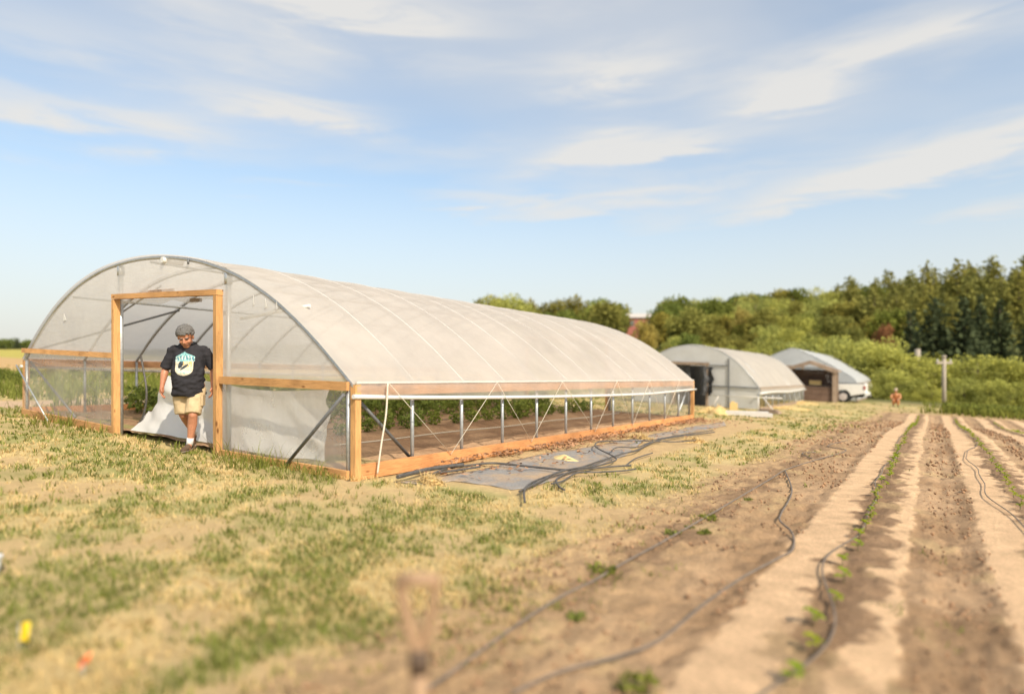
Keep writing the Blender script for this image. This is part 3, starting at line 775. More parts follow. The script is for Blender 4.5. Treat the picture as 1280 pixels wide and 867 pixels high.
# black hose loop by the left door post
hp = [P(-10.62, VF + 0.25, 1.22), P(-10.50, VF + 0.22, 1.05), P(-10.36, VF + 0.20, 0.75), P(-10.36, VF + 0.2, 0.5), P(-10.46, VF + 0.2, 0.27), P(-10.6, VF + 0.2, 0.1), P(-10.55, VF + 0.3, 0.03)]
o = MB().tube(spline(hp, 8), 0.016, 8).build('hose', M['black_pipe']); tag(o, 'black hose curving down just inside the left door post', 'hose')

# ------------------------------------------------------------------ plants inside the tunnel
def leaf_cloud(n, fn_pos, size, r=None, seed=1, aspect=1.6, droop=0.0):
    """n bent leaf quads; fn_pos(rng) -> position, outward dir; returns verts, faces, tone"""
    g = np.random.default_rng(seed)
    pos, nrm, tone = fn_pos(g, n)
    d = g.normal(size=(n, 3)); d[:, 2] -= droop
    d = d + nrm * 0.6; d /= np.linalg.norm(d, axis=1)[:, None]
    q = g.normal(size=(n, 3)) + nrm * 0.4; q -= d * (q * d).sum(1)[:, None]; q /= np.linalg.norm(q, axis=1)[:, None]
    s = size * (0.6 + 0.8 * g.random(n))[:, None]
    w = np.cross(d, q); 
    tip = pos + d * s; a = pos + d * s * 0.45 + w * s * 0.5 / aspect; b = pos + d * s * 0.45 - w * s * 0.5 / aspect
    V = np.stack((pos, a, tip, b), 1).reshape(-1, 3)
    F = np.arange(n * 4).reshape(n, 4)
    return V, F, np.repeat(tone, 4)
def plant_template(seed, h=0.55, n=120, spread=0.22, size=0.11):
    def fp(g, n):
        z = (g.random(n) ** 0.8) * h
        rad = spread * (0.35 + 0.8 * np.sin(np.clip(z / h, 0, 1) * 2.6)) * np.sqrt(g.random(n))
        a = g.random(n) * 6.283
        pos = np.column_stack((rad * np.cos(a), rad * np.sin(a), z + 0.03))
        nrm = np.column_stack((np.cos(a), np.sin(a), 0.3 * np.ones(n)))
        return pos, nrm, np.clip(0.5 + 0.25 * g.normal(size=n), 0, 1)
    return leaf_cloud(n, fp, size, seed=seed, aspect=1.5, droop=0.5)
PLANTS = []
for sd in range(4):
    V, F, tn = plant_template(100 + sd, 0.50 + 0.05 * sd, 230, 0.27, 0.115)
    fol = mesh_np('foliage', V, F, M['tomato'], tone=tn)
    mb = MB().tube([(0, 0, -0.02), (0.01, 0, 0.25), (-0.01, 0.01, 0.5)], [0.009, 0.007, 0.004], 5)
    PLANTS.append((fol, mb.mesh('stem', M['stem'])))
ROWNAMES = ['first row from the open side', 'second row from the open side', 'third row from the open side', 'fourth row from the open side', 'row along the far wall']
for ri, u in enumerate((-8.05, -9.45, -10.85, -12.1, -13.3)):
    v = VF + 1.55 + (0.5 if ri == 0 else 0)
    cnt = 0
    while v < VF + LEN - 0.8:
        cnt += 1
        fol, st = random.choice(PLANTS)
        x = u + random.uniform(-0.08, 0.08)
        e = empty('tomato_plant', P(x, v, 0.06), random.uniform(0, 6.28), f'leafy crop plant inside the tunnel, {ROWNAMES[ri]}, {ordinal(cnt)} from the front', 'plant', f'crop plants, {ROWNAMES[ri]}')
        k = random.uniform(0.45, 0.95) * (0.68 if ri == 0 else 0.98); e.scale = (k * 1.15, k * 1.15, k)
        link('foliage', fol, e); link('stem', st, e)
        v += random.uniform(0.42, 0.74)
for i, u in enumerate((-7.15, -8.75, -10.15)):
    pts = [P(u + 0.05 * math.sin(k * 0.9 + i), VF + 1.2 + k * 0.5, 0.075) for k in range(21)]
    o = MB().tube(pts, 0.011, 6).build('drip_line', M['rope'] if i == 0 else M['drip'])
    tag(o, ['pale drip line along the bare bed inside the tunnel', 'dark drip line between the first and second plant rows in the tunnel', 'dark drip line between the second and third plant rows in the tunnel'][i], 'drip line')

# ------------------------------------------------------------------ grass (uncountable): blades by the hundred thousand
def grass_mesh(name, n, rmin, rmax, keep, hgt, mat, seed, spread=0.5, width=0.0035, label=None, tuft=5):
    g = np.random.default_rng(seed)
    th = np.radians(90 + YAW + g.uniform(-62, 56, n)); r = np.exp(g.uniform(math.log(rmin), math.log(rmax), n))
    x = r * np.cos(th); y = r * np.sin(th)
    k = g.random(n) < keep(x, y)
    x, y, r = x[k], y[k], r[k]
    x = np.repeat(x, tuft) + g.normal(size=len(x) * tuft) * 0.022; y = np.repeat(y, tuft) + g.normal(size=len(y) * tuft) * 0.022; r = np.repeat(r, tuft)
    n = len(x)
    z = gz_np(x, y) + (fbm(x * 1.3, y * 1.3, 2, 4) - 0.5) * 0.05
    h = hgt(x, y) * (0.5 + 0.9 * g.random(n))
    a = g.random(n) * 6.283; lean = spread * (0.3 + g.random(n)) * h
    w = width * (0.7 + 0.6 * g.random(n)) * np.clip(r / 7.0, 0.8, 3.5)
    px, py = -np.sin(a) * w, np.cos(a) * w
    o = np.column_stack((x, y, z - 0.005))
    b0 = o + np.column_stack((px, py, 0 * px)); b1 = o - np.column_stack((px, py, 0 * px))
    m = o + np.column_stack((np.cos(a) * lean * 0.4, np.sin(a) * lean * 0.4, h * 0.62))
    m0 = m + np.column_stack((px, py, 0 * px)) * 0.8; m1 = m - np.column_stack((px, py, 0 * px)) * 0.8
    t = o + np.column_stack((np.cos(a) * lean, np.sin(a) * lean, h))
    V = np.stack((b0, b1, m1, m0, t), 1).reshape(-1, 3)
    i = np.arange(n)[:, None] * 5
    F4 = i + np.array([[0, 1, 2, 3]]); F3 = i + np.array([[3, 2, 4]])
    F = np.vstack((np.column_stack((F4[:, 0], F4[:, 1], F4[:, 2])), np.column_stack((F4[:, 0], F4[:, 2], F4[:, 3])), F3))
    me = mesh_np(name, V, F, mat, tone=np.repeat(np.clip(0.5 + 0.28 * g.normal(size=n), 0, 1), 5))
    ob = link(name, me); tag(ob, label, 'grass', kind='stuff')
def outside(x, y):
    ins = (x > UL - 0.10) & (x < UR + 0.10) & (y > VF - 0.12) & (y < VF + LEN + 0.10)
    cloth = (x > UR) & (x < -3.5) & (y > VF + 0.2) & (y < VF + LEN - 0.5)
    return np.where(ins, 0, np.where(cloth, 0.25 * smooth(0.5, 0.6, fbm(x * 2, y * 2, 55, 3)), 1.0))
def keep_green(x, y):
    green, bare, dirt, path = masks(x, y)
    weeds = smooth(0.62, 0.75, fbm(x * 1.2 + 70, y * 1.2, 71, 3)) * 0.25
    return outside(x, y) * np.clip(green * (1 - bare * 0.5) + 0.10, 0, 1) * (1 - np.clip(dirt * 1.05, 0, 1) * (1 - weeds * 0.35)) * (1 - path) * (y < 60)
def keep_dry(x, y):
    green, bare, dirt, path = masks(x, y)
    return outside(x, y) * np.clip(1.0 - bare * 1.1 - green * 0.4, 0.05, 1) * (1 - np.clip(dirt * 1.03, 0, 1)) * (1 - path) * (y < 60)
def near_wall(x, y):
    f = smooth(0.55, 0.08, np.abs(y - (VF - 0.22))) * (x > UL - 1) * (x < UR + 0.1)
    f = np.maximum(f, smooth(0.6, 0.1, np.abs(x - (UL - 0.6))) * (y > VF))
    return f
grass_mesh('green_grass', 62000, 1.0, 48, keep_green, lambda x, y: 0.035 + 0.025 * fbm(x, y, 77, 2) + 0.05 * near_wall(x, y) * smooth(0.45, 0.6, fbm(x * 1.7, 3 + y * 0.2, 78, 2)), M['grass_g'], 5, 0.9, 0.0042, 'short green grass in patches over the dry lawn')
grass_mesh('dry_grass', 85000, 1.0, 48, keep_dry, lambda x, y: 0.028 + 0.025 * fbm(x, y, 79, 2), M['grass_y'], 6, 1.3, 0.0032, 'short straw-coloured dry grass over the lawn')
def keep_tuft(x, y):
    w = near_wall(x, y) * np.maximum(np.maximum(smooth(0.55, 0.2, np.abs(x + 6.9)), 0.8 * smooth(0.8, 0.3, np.abs(x + 12.2))), 0.25 * smooth(0.5, 0.62, fbm(x * 1.3 + 5, y * 0.4, 80, 3)) * (np.abs(x + 9.2) > 1.6))
    return w * outside(x, y)
grass_mesh('tall_grass', 70000, 6, 24, keep_tuft, lambda x, y: 0.06 + 0.22 * smooth(0.42, 0.72, fbm(x * 4.1, y * 3, 81, 2)), M['grass_g'], 8, 0.8, 0.0030, 'taller green grass along the foot of the end wall', 4)
# weeds on the left inside/outside of the tunnel and far verge
def keep_far(x, y):
    return ((x < UL - 0.3) & (x > -34)).astype(float) * (1 - masks(x, y)[3]) * (y < 45) * (y > 6)
grass_mesh('meadow_grass', 26000, 13, 60, keep_far, lambda x, y: 0.16 + 0.25 * fbm(x * 0.5, y * 0.5, 83, 2), M['grass_g'], 9, 0.4, 0.004, 'rough green grass west of the tunnel', 4)
def keep_verge(x, y):
    f = smooth(37.5, 40, y) * smooth(52, 46, y) * smooth(-1.0, 1.5, x) * smooth(0.3, 0.5, fbm(x * 0.5, y * 0.5, 85, 2) + 0.1)
    return f
grass_mesh('verge_grass', 40000, 30, 60, keep_verge, lambda x, y: 0.22 + 0.25 * fbm(x * 0.4, y * 0.4, 86, 2), M['grass_g'], 10, 0.5, 0.006, 'green verge between the field and the bushes', 4)

# ------------------------------------------------------------------ ground cloth, pipes, hoses
poly = [(492, 603), (545, 596), (600, 589), (650, 573), (720, 561), (800, 547), (870, 532), (905, 527), (908, 532), (860, 541), (805, 552), (780, 570), (745, 583), (705, 597), (668, 610), (640, 613), (610, 606), (565, 602), (530, 606)]
def ground_cloth():
    pts = [gp(*p) for p in poly]
    bm = bmesh.new()
    vs = [bm.verts.new((p[0], p[1], 0)) for p in pts]; f = bm.faces.new(vs)
    bmesh.ops.triangulate(bm, faces=[f])
    for _ in range(4): bmesh.ops.subdivide_edges(bm, edges=[e for e in bm.edges if e.calc_length() > 0.16], cuts=1, use_grid_fill=False); bmesh.ops.triangulate(bm, faces=bm.faces[:])
    for v in bm.verts:
        v.co.z = gz(v.co.x, v.co.y) + float((fbm(v.co.x * 1.3, v.co.y * 1.3, 2, 4) - 0.5) * 0.05) + 0.008 + 0.012 * mnoise.noise(Vector((v.co.x * 3, v.co.y * 3, 0))) + 0.010 * mnoise.noise(Vector((v.co.x * 9, v.co.y * 9, 5)))
    bmesh.ops.recalc_face_normals(bm, faces=bm.faces[:])
    me = bpy.data.meshes.new('ground_cloth'); bm.to_mesh(me); bm.free()
    if me.polygons[0].normal.z < 0: me.flip_normals()
    me.polygons.foreach_set('use_smooth', [True] * len(me.polygons))
    me.materials.append(M['grey_cloth'])
    o = link('ground_cloth', me); tag(o, 'strip of grey weed cloth lying along the open side of the tunnel', 'ground cloth')
    md = o.modifiers.new('thick', 'SOLIDIFY'); md.thickness = 0.0015; md.offset = -1
ground_cloth()
def Z5(x, y): return (600 + x * 0.2344, 500 + y * 0.2344)
pipes = [
    ([(541, 597), (559, 590), (587, 586), (617, 583), (659, 587), (698, 591), (714, 592)], 0.020, 'black pipe lying straight across the grey cloth'),
    ([Z5(210, 515), Z5(260, 490), Z5(330, 455), Z5(420, 405), Z5(540, 380), Z5(640, 345), Z5(760, 305), Z5(840, 285), Z5(900, 250), Z5(980, 222), Z5(1100, 203), Z5(1250, 184)], 0.018, 'longest black pipe running from the grass along the cloth to the tunnel end'),
    ([Z5(240, 580), Z5(235, 520), Z5(260, 480), Z5(330, 445), Z5(480, 395), Z5(600, 380), Z5(700, 355), Z5(727, 335), Z5(690, 310), Z5(640, 285), Z5(613, 262), Z5(640, 240), Z5(760, 235), Z5(900, 235), Z5(1000, 215), Z5(1240, 176)], 0.016, 'black pipe with a hairpin bend near the yellow rag'),
    ([Z5(450, 500), Z5(420, 480), Z5(410, 440), Z5(480, 400), Z5(560, 385), Z5(700, 372), Z5(805, 365)], 0.017, 'short black pipe with its bent end on the grass'),
    ([Z5(380, 470), Z5(440, 455), Z5(520, 410), Z5(640, 405), Z5(760, 398), Z5(830, 388)], 0.014, 'thin grey-black pipe lowest of the bundle on the grass'),
    ([Z5(700, 290), Z5(740, 270), Z5(840, 270), Z5(920, 240), Z5(1040, 240), Z5(1150, 232)], 0.014, 'thin black pipe branching off beside the pipe bundle, farther end'),
    ([Z5(780, 362), Z5(830, 325), Z5(920, 295)], 0.013, 'short thin pipe end curving off the bundle towards the grass'),
    ([(497, 604), (515, 599), (535, 594), (560, 590), (579, 588)], 0.034, 'thick dark folded hose at the near end of the grey cloth'),
    ([(550, 598), (570, 595), (588, 592), (600, 590)], 0.017, 'short black pipe offcut beside the thick folded hose'),
]
for i, (pp, r, lab) in enumerate(pipes):
    r *= 0.72
    pts = [P(*gp(*p), 0.032 + r + 0.010 * (i % 3)) for p in pp]
    if i in (7, 8): pts = [p + Vector((0, 0, 0.005)) for p in pts]
    o = MB().tube(spline(pts, 6), r, 7).build('irrigation_pipe', M['black_pipe']); tag(o, lab, 'pipe', 'loose irrigation pipes by the tunnel')
def Z3(x, y): return (700 + x * 0.4232, 500 + y * 0.4232)
hoses = [
    ([(500, 890), (545, 862), (640, 792), (700, 752), Z3(100, 545), Z3(200, 485), Z3(300, 430), Z3(420, 360), Z3(520, 300), Z3(620, 240), Z3(670, 210), Z3(750, 183), Z3(845, 153), Z3(790, 140), Z3(850, 122)], 'long dark drip hose running diagonally over the bare dirt from the foreground'),
    ([Z3(665, 215), Z3(685, 275), Z3(655, 340), Z3(650, 365), Z3(685, 400), Z3(688, 450), Z3(640, 480), Z3(540, 535), Z3(420, 620), Z3(300, 720), Z3(180, 770), Z3(0, 820), (640, 875)], 'wavy dark drip hose nearer the sandy bed, with a sharp bend'),
    ([Z3(750, 180), Z3(715, 162), Z3(755, 158)], 'short kinked piece of drip hose on the bare dirt'),
]
for pp, lab in hoses:
    pts = [P(*gp(*p), 0.028) for p in pp]
    o = MB().tube(spline(pts, 8), 0.0085, 7).build('drip_hose', M['drip']); tag(o, lab, 'hose', 'drip hoses on the dirt')
bed_names = ['first sandy bed', 'second sandy bed', 'third sandy bed', 'fourth sandy bed']
for b in range(4):
    pts = []
    y = 0.6 if b < 2 else 8.0
    while y < 34:
        amp = 0.05 + 0.10 * smooth(6, 3, y) * (b == 0)
        xo = amp * math.sin(y * (2.2 if y < 6 else 1.1) + b * 2) + 0.02 * math.sin(y * 3.3)
        if b == 1: xo += -0.24 * smooth(7.0, 10.0, y) * smooth(17, 13, y)
        pts.append(P(ROW0 + b * PITCH + xo - 0.05, y, 0.055)); y += 0.18 if y < 10 else 0.5
    o = MB().tube(pts, 0.0062, 6).build('drip_line', M['drip']); tag(o, f'dark drip line along the seedlings of the {bed_names[b]} from the lawn', 'drip line')

# ------------------------------------------------------------------ seedlings, one by one
SEED = []
for sd in range(4):
    g = random.Random(sd + 40)
    mb = MB()
    for k in range(7):
        a = k * 0.9 + g.uniform(-0.2, 0.2); L = g.uniform(0.06, 0.10); w = L * 0.42; z0 = 0.03 + 0.010 * k
        ca, sa = math.cos(a), math.sin(a)
        def q(l, s, z): return (ca * l - sa * s, sa * l + ca * s, z0 + z)
        mb.add([q(0.005, 0, 0), q(L * 0.45, w, 0.030), q(L * 0.5, 0, 0.022), q(L * 0.45, -w, 0.030), q(L, 0, 0.012)], [(0, 2, 1), (0, 3, 2), (1, 2, 4), (2, 3, 4)])
    lf = mb.mesh('leaf_rosette', M['seedling'])
    at_ = lf.attributes.new('tone', 'FLOAT', 'POINT'); at_.data.foreach_set('value', [g.random() for _ in lf.vertices])
    st = MB().tube([(0, 0, -0.03), (0, 0, 0.1)], [0.005, 0.003], 5).mesh('stem', M['stem'])
    SEED.append((lf, st))
for b in range(4):
    y = (2.95, 4.3, 9.5, 16.0)[b]
    cnt = 0
    while y < 33.5:
        cnt += 1
        lf, st = random.choice(SEED)
        x = ROW0 + b * PITCH + random.uniform(-0.035, 0.035)
        e = empty('seedling', P(x, y, 0.045), random.uniform(0, 6.28), f'small green seedling, {ordinal(cnt)} from the near end of the {bed_names[b]}', 'seedling', f'seedlings of the {bed_names[b]}')
        k = random.uniform(0.42, 0.75) * (1.0 if y < 10 else 1.3); e.scale = (k, k, k)
        link('leaf_rosette', lf, e); link('stem', st, e)
        y += random.uniform(0.28, 0.50) * (1.0 if y < 12 else 1.5)
# low weeds on the bare dirt
WEEDS = []
for sd in range(3):
    def fp(g, n):
        a = g.random(n) * 6.283; r = 0.14 * np.sqrt(g.random(n))
        return np.column_stack((r * np.cos(a), r * np.sin(a), 0.01 + 0.05 * g.random(n))), np.column_stack((np.cos(a), np.sin(a), 0.8 * np.ones(n))), g.random(n)
    V, F, tn = leaf_cloud(110, fp, 0.055, seed=300 + sd)
    WEEDS.append(mesh_np('weed', V, F, M['grass_g'], tone=tn))
for i, (p, lab) in enumerate([((752, 717), 'green weed under the long drip hose in the foreground'), ((885, 650), 'green weed beside the middle of the long drip hose'), ((880, 668), 'small green weed just below the long drip hose'), ((862, 660), 'tiny green weed left of the others by the hose'),
                              ((935, 625), 'green weed in the dirt above the hose junction'), ((722, 775), 'lone green weed low on the bare dirt'), ((800, 862), 'green weed clump at the bottom edge on the dirt'), ((840, 668), 'flat green weed patch left of the long drip hose')]):
    o = link('weed', WEEDS[i % 3]); x, y = gp(*p); o.location = P(x, y, 0.0); o.rotation_euler = (0, 0, i * 1.3)
    k = (0.62, 0.55, 0.42, 0.3, 0.3, 0.4, 0.62, 0.45)[i]; o.scale = (k, k, k); tag(o, lab, 'weed', 'weeds on the bare dirt')
# wood chips and dead leaves between the base board and the cloth
def litter():
    g = np.random.default_rng(88); n = 5200
    x = UR + 0.10 + np.abs(g.normal(size=n)) * 0.55; y = g.uniform(VF + 0.6, VF + LEN + 1.2, n)
    k = (fbm(x * 1.5, y * 1.1, 90, 3) > 0.42) & (x < -3.4) & (g.random(n) < np.maximum(smooth(0.9, 0.15, x - UR), 0.22)); x, y = x[k], y[k]; n = len(x)
    z = gz_np(x, y) + 0.03 + 0.03 * g.random(n)
    a = g.random(n) * 6.283; L = 0.02 + 0.04 * g.random(n); w = L * (0.2 + 0.4 * g.random(n)); tl = g.normal(size=n) * 0.012
    dx, dy = np.cos(a), np.sin(a); o = np.column_stack((x, y, z))
    d = np.column_stack((dx * L, dy * L, tl)); e = np.column_stack((-dy * w, dx * w, g.normal(size=n) * 0.006))
    V = np.stack((o - d, o + e, o + d, o - e), 1).reshape(-1, 3)
    me = mesh_np('leaf_litter', V, np.arange(n * 4).reshape(n, 4), M['litter'], tone=np.repeat(g.random(n), 4))
    tag(link('leaf_litter', me), 'brown wood chips and dead leaves along the side base board', 'leaf litter', kind='stuff')
M['litter'] = leaf('chips', (0.33, 0.20, 0.13), 0.5, 0.1, hue=(1, 1, 1))
litter()
def clod_stuff():
    g = np.random.default_rng(91); n = 30000
    x = g.uniform(-2.3, 6.5, n); y = np.exp(g.uniform(math.log(1.6), math.log(30), n))
    rel = (x - ROW0 + PITCH / 2) % PITCH - PITCH / 2
    k = ((np.abs(rel) > 0.42) | (x < -1.2)) & (fbm(x * 2, y * 2, 93, 3) > 0.42); x, y = x[k], y[k]; n = len(x)
    s = (0.004 + 0.016 * g.random(n) ** 2.2) * np.clip(y / 9, 0.8, 2.0)
    o = np.column_stack((x, y, gz_np(x, y) + 0.015 + s * 0.3))
    base = np.array([(1, 0, 0), (-1, 0, 0), (0, 1, 0), (0, -1, 0), (0, 0, 1), (0, 0, -1)], float)
    V = (o[:, None, :] + base[None] * s[:, None, None] * (0.6 + 0.8 * g.random((n, 6, 1)))).reshape(-1, 3)
    f = np.array([(0, 2, 4), (2, 1, 4), (1, 3, 4), (3, 0, 4), (2, 0, 5), (1, 2, 5), (3, 1, 5), (0, 3, 5)])
    F = (np.arange(n)[:, None, None] * 6 + f[None]).reshape(-1, 3)
    t = np.repeat(g.random(n), 6)
    me = mesh_np('soil_clods', V, F, M['clod'], tone=t)
    tag(link('soil_clods', me), 'loose crumbs and clods of soil between the beds', 'soil clods', kind='stuff')
M['clod'] = leaf('clod_earth', (0.29, 0.19, 0.122), 0.35, 0.0, hue=(1, 1, 1))
clod_stuff()
# yellow rag, straw heaps
def heap(name, x, y, rx, ry, hh, mat, label, cat, seed, fuzz=220):
    root = empty(name, P(x, y, 0), 0, label, cat)
    def fn(a, b):
        th = a * 2 * math.pi; rr = b
        n = 0.75 + 0.5 * mnoise.noise(Vector((math.cos(th) * 1.5 + seed, math.sin(th) * 1.5, b)))
        X = x + math.cos(th) * rx * rr * n; Y = y + math.sin(th) * ry * rr * n
        return P(X, Y, hh * (1 - rr ** 1.6) * (0.8 + 0.4 * mnoise.noise(Vector((X * 4, Y * 4, seed)))) + 0.02 - 0.03 * rr)
    MB().grid(fn, 26, 8).build('mound', mat, root)
    if fuzz:
        g = np.random.default_rng(seed)
        mb = MB()
        for _ in range(fuzz):
            th = g.random() * 6.283; rr = math.sqrt(g.random()) * 0.95
            p = Vector(fn(th / 6.283, rr)); d = Vector((g.normal(), g.normal(), 0.4 * g.normal())).normalized() * g.uniform(0.05, 0.14); w = d.cross(Vector((0, 0, 1))).normalized() * 0.006
            p.z += 0.012
            mb.add([p - d, p + w, p + d, p - w], [(0, 1, 2, 3)])
        mb.build('loose_straw', mat, root)
    return root
x, y = gp(705, 574)
heap('rag', x, y, 0.34, 0.15, 0.07, simple('yellow_rag', (0.58, 0.46, 0.22), 0.85, 0.2, 12), 'crumpled yellow rag lying beside the orange base board', 'rag', 3, 0)
for i, (p, rx, ry, hh, lab) in enumerate([((893, 517), 0.9, 0.5, 0.34, 'pale straw heap at the far corner of the near tunnel'), ((868, 552), 0.3, 0.25, 0.06, 'thin scatter of straw on the cloth near the pipe ends'),
                                          ((1005, 505), 1.0, 0.5, 0.2, 'straw heap beside the far corner of the second tunnel'), ((536, 604), 0.28, 0.14, 0.07, 'small straw tuft at the near end of the cloth'), ((800, 548), 0.4, 0.16, 0.06, 'straw scattered against the base board past mid tunnel'), ((985, 511), 1.3, 0.5, 0.16, 'low straw heap along the side of the second tunnel')]):
    heap('straw_heap', *gp(*p), rx, ry, hh, M['straw'], lab, 'straw', 20 + i, 200)

# ------------------------------------------------------------------ the two tunnels farther on
def far_tunnel(label, x_r, hw, v0, v1, prof, nh, hip, film_r, film_e, door, side_h, extra=None, hood=True):
    xc = x_r - hw
    T = empty('high_tunnel', P(xc, v0, 0), label=label, cat='greenhouse')
    pc = prof_curve([(a * hw, b) for a, b in prof], 4)
    pxs = [p[0] for p in pc]; pzs = [p[1] for p in pc]
    ah = lambda u: float(np.interp(u - xc, pxs, pzs))
    vs = [v0 + (v1 - v0) * i / (nh - 1) for i in range(nh)]
    for v in vs:
        MB().tube([P(xc + u, v, h - 0.03) for u, h in pc], 0.03, 6).build('hoop', M['galv'], T)
        for s in (-1, 1):
            MB().tube([P(xc + s * (hw - 0.06), v, -0.1), P(xc + s * (hw - 0.06), v, hip)], 0.035, 6).build('ground_post', M['galv'], T)
    def roof(a, b):
        k = a * (len(pc) - 1); i = min(int(k), len(pc) - 2); f = k - i
        u = pc[i][0] * (1 - f) + pc[i + 1][0] * f; h = pc[i][1] * (1 - f) + pc[i + 1][1] * f
        v = v0 - 0.04 + (v1 - v0 + 0.08) * b
        ph = (v - v0) / (v1 - v0) * (nh - 1)
        s = 0.015 - 0.05 * (1 - abs(math.cos(ph * math.pi))) + 0.03 * mnoise.noise(Vector((u, v * 0.7, 1)))
        return P(xc + u * (1 + s * 0.3 / hw), v, h + s)
    MB().grid(roof, 48, 60).build('roof_cover', film_r, T)
    for s in (-1, 1):
        MB().beam(P(xc + s * hw, v0, hip - 0.02), P(xc + s * hw, v1, hip - 0.02), 0.14, 0.05).build('hip_board', M['old_wood_v'], T)
        MB().tube([P(xc + s * (hw + 0.06), v0 - 0.25 + (v1 - v0 + 0.4) * k / 8, hip - 0.24 + 0.03 * math.sin(k)) for k in range(9)], 0.05, 8).build('roll_bar', M['white_pipe'], T)
        MB().beam(P(xc + s * hw, v0, 0.06), P(xc + s * hw, v1, 0.06), 0.16, 0.05).build('base_board', M['old_wood_v'], T)
        def cur(a, b): return P(xc + s * (hw + 0.035 + 0.02 * mnoise.noise(Vector((a * 30, b, s)))), v0 + (v1 - v0) * a, side_h + (hip - 0.02 - side_h) * b)
        MB().grid(cur, 40, 4).build('side_curtain', film_r, T)
    d0, d1, dh = door
    for v, s in ((v0, -1), (v1, 1)):
        y = v + s * 0.03
        def pan(u0, u1, h0, top, nu=16, nv=6):
            def fn(a, b):
                u = u0 + (u1 - u0) * a; h1 = top(u) if callable(top) else top
                return P(u, y + 0.025 * mnoise.noise(Vector((u * 1.5, b * 3, s))), h0 + (h1 - h0) * b)
            return MB().grid(fn, nu, nv)
        tp = lambda u: ah(u) - 0.02
        pan(xc - hw + 0.03, d0, 0.05, tp).build('end_film', film_e, T)
        pan(d0, d1, dh, tp).build('end_film', film_e, T)
        pan(d1, x_r - 0.03, 0.05, tp).build('end_film', film_e, T)
        for u in (d0, d1): MB().beam(P(u, y - s * -0.05, 0), P(u, y - s * -0.05, dh), 0.10, 0.08, (1, 0, 0)).build('door_post', M['old_wood_v'], T)
        MB().beam(P(d0 - 0.1, y + s * 0.06, dh + 0.05), P(d1 + 0.1, y + s * 0.06, dh + 0.05), 0.14, 0.08).build('door_header', M['old_wood_v'], T)
        um = d1 + 0.42 * (x_r - d1)
        MB().beam(P(um, y + s * 0.05, 0), P(um, y + s * 0.05, tp(um) - 0.1), 0.06, 0.05, (1, 0, 0)).build('end_stud', M['galv_dark'], T)
        MB().beam(P(d1 + 0.06, y + s * 0.055, hip), P(x_r - 0.05, y + s * 0.055, hip), 0.06, 0.05).build('end_rail', M['galv_dark'], T)
        MB().beam(P(d1 + 0.06, y + s * 0.055, dh), P(um, y + s * 0.055, dh), 0.05, 0.05).build('end_rail', M['galv_dark'], T)
    return T, xc, ah
ARCH = [(a / 4.5, None) for a, _ in PROF]
def scaled_prof(hip, top): return [(a / 4.5, hip + (b - 1.04) / 1.70 * (top - hip)) for a, b in PROF]
G2x, G2y = gp(950, 513)
GH2, g2c, g2h = far_tunnel('smaller rounded plastic tunnel with black torn plastic in its doorway, middle of the three', G2x, 3.1, G2y, G2y + 12.0, scaled_prof(1.02, 2.95), 9, 1.02,
                           M['old_roof_film'], M['old_film'], (G2x - 4.05, G2x - 2.4, 2.0), 0.72)
# black torn plastic in its doorway
def torn(u0, u1, seed, z0, z1, y, par, nm):
    def fn(a, b):
        w = 0.14 * mnoise.noise(Vector((b * 3.5, seed, 2))) + 0.05 * mnoise.noise(Vector((b * 11, seed, 5)))
        u = u0 + (u1 - u0) * a + w * (1 if a > 0.5 else 0.6)
        return P(u, y + 0.10 * math.sin(a * 9 + seed) * (0.4 + b) + 0.05 * mnoise.noise(Vector((a * 5, b * 5, seed))), z1 + (z0 - z1) * b)
    return MB().grid(fn, 14, 20).build(nm, M['black_film'], par)
torn(G2x - 4.0, G2x - 3.25, 3, 0.25, 1.98, G2y + 0.10, GH2, 'door_flap')
torn(G2x - 2.72, G2x - 2.1, 8, 0.55, 1.92, G2y - 0.16, GH2, 'door_flap')
MB().grid(lambda a, b: P(G2x - 4.0 + 1.6 * a, G2y + 0.7 + 0.1 * math.sin(a * 8), 1.95 * (1 - b)), 10, 6).build('door_flap', M['black_film'], GH2)
# pipe stand in front of its corner
st_ = empty('pipe_stand', P(G2x - 0.6, G2y - 0.6, 0), label='white pipe frame standing before the second tunnel corner', cat='frame')
MB().tube([P(G2x - 2.0, G2y - 0.55, 0.60), P(G2x + 1.05, G2y - 0.5, 0.64)], 0.024, 8).build('rail', M['pale_trim'], st_)
for u, du in ((-1.7, -0.35), (0.05, 0.0), (0.25, 0.55)):
    MB().tube([P(G2x + u, G2y - 0.53, 0.61), P(G2x + u + du, G2y - 0.62, -0.02)], 0.024, 8).build('leg', M['pale_trim'], st_)
# boards and blocks lying in front
for i, (p, sx_, sy_, sz_, rz, mt, lab, nm, ct) in enumerate([
        ((935, 520), 1.5, 0.35, 0.10, 0.2, 'pale_trim', 'long pale board lying on the ground before the second tunnel', 'plank', 'plank'),
        ((962, 517), 0.9, 0.30, 0.12, -0.3, 'old_wood_v', 'short grey board lying by the second tunnel corner', 'plank', 'plank'),
        ((917, 514), 0.32, 0.28, 0.36, 0.3, 'straw', 'small tan block standing before the second tunnel', 'block', 'block')]):
    x, y = gp(*p); e = empty(nm, P(x, y, 0), rz, lab, ct)
    mb = MB().box(-sx_ / 2, sx_ / 2, -sy_ / 2, sy_ / 2, 0.0, sz_)
    me = mb.mesh('body', M[mt]); link('body', me, e)
    me = MB().box(-sx_ / 2 + 0.05, sx_ / 2 - 0.12, -sy_ / 2 + 0.04, sy_ / 2 - 0.02, sz_ + 0.003, sz_ + 0.06).mesh('upper_layer', M[mt]); link('upper_layer', me, e)
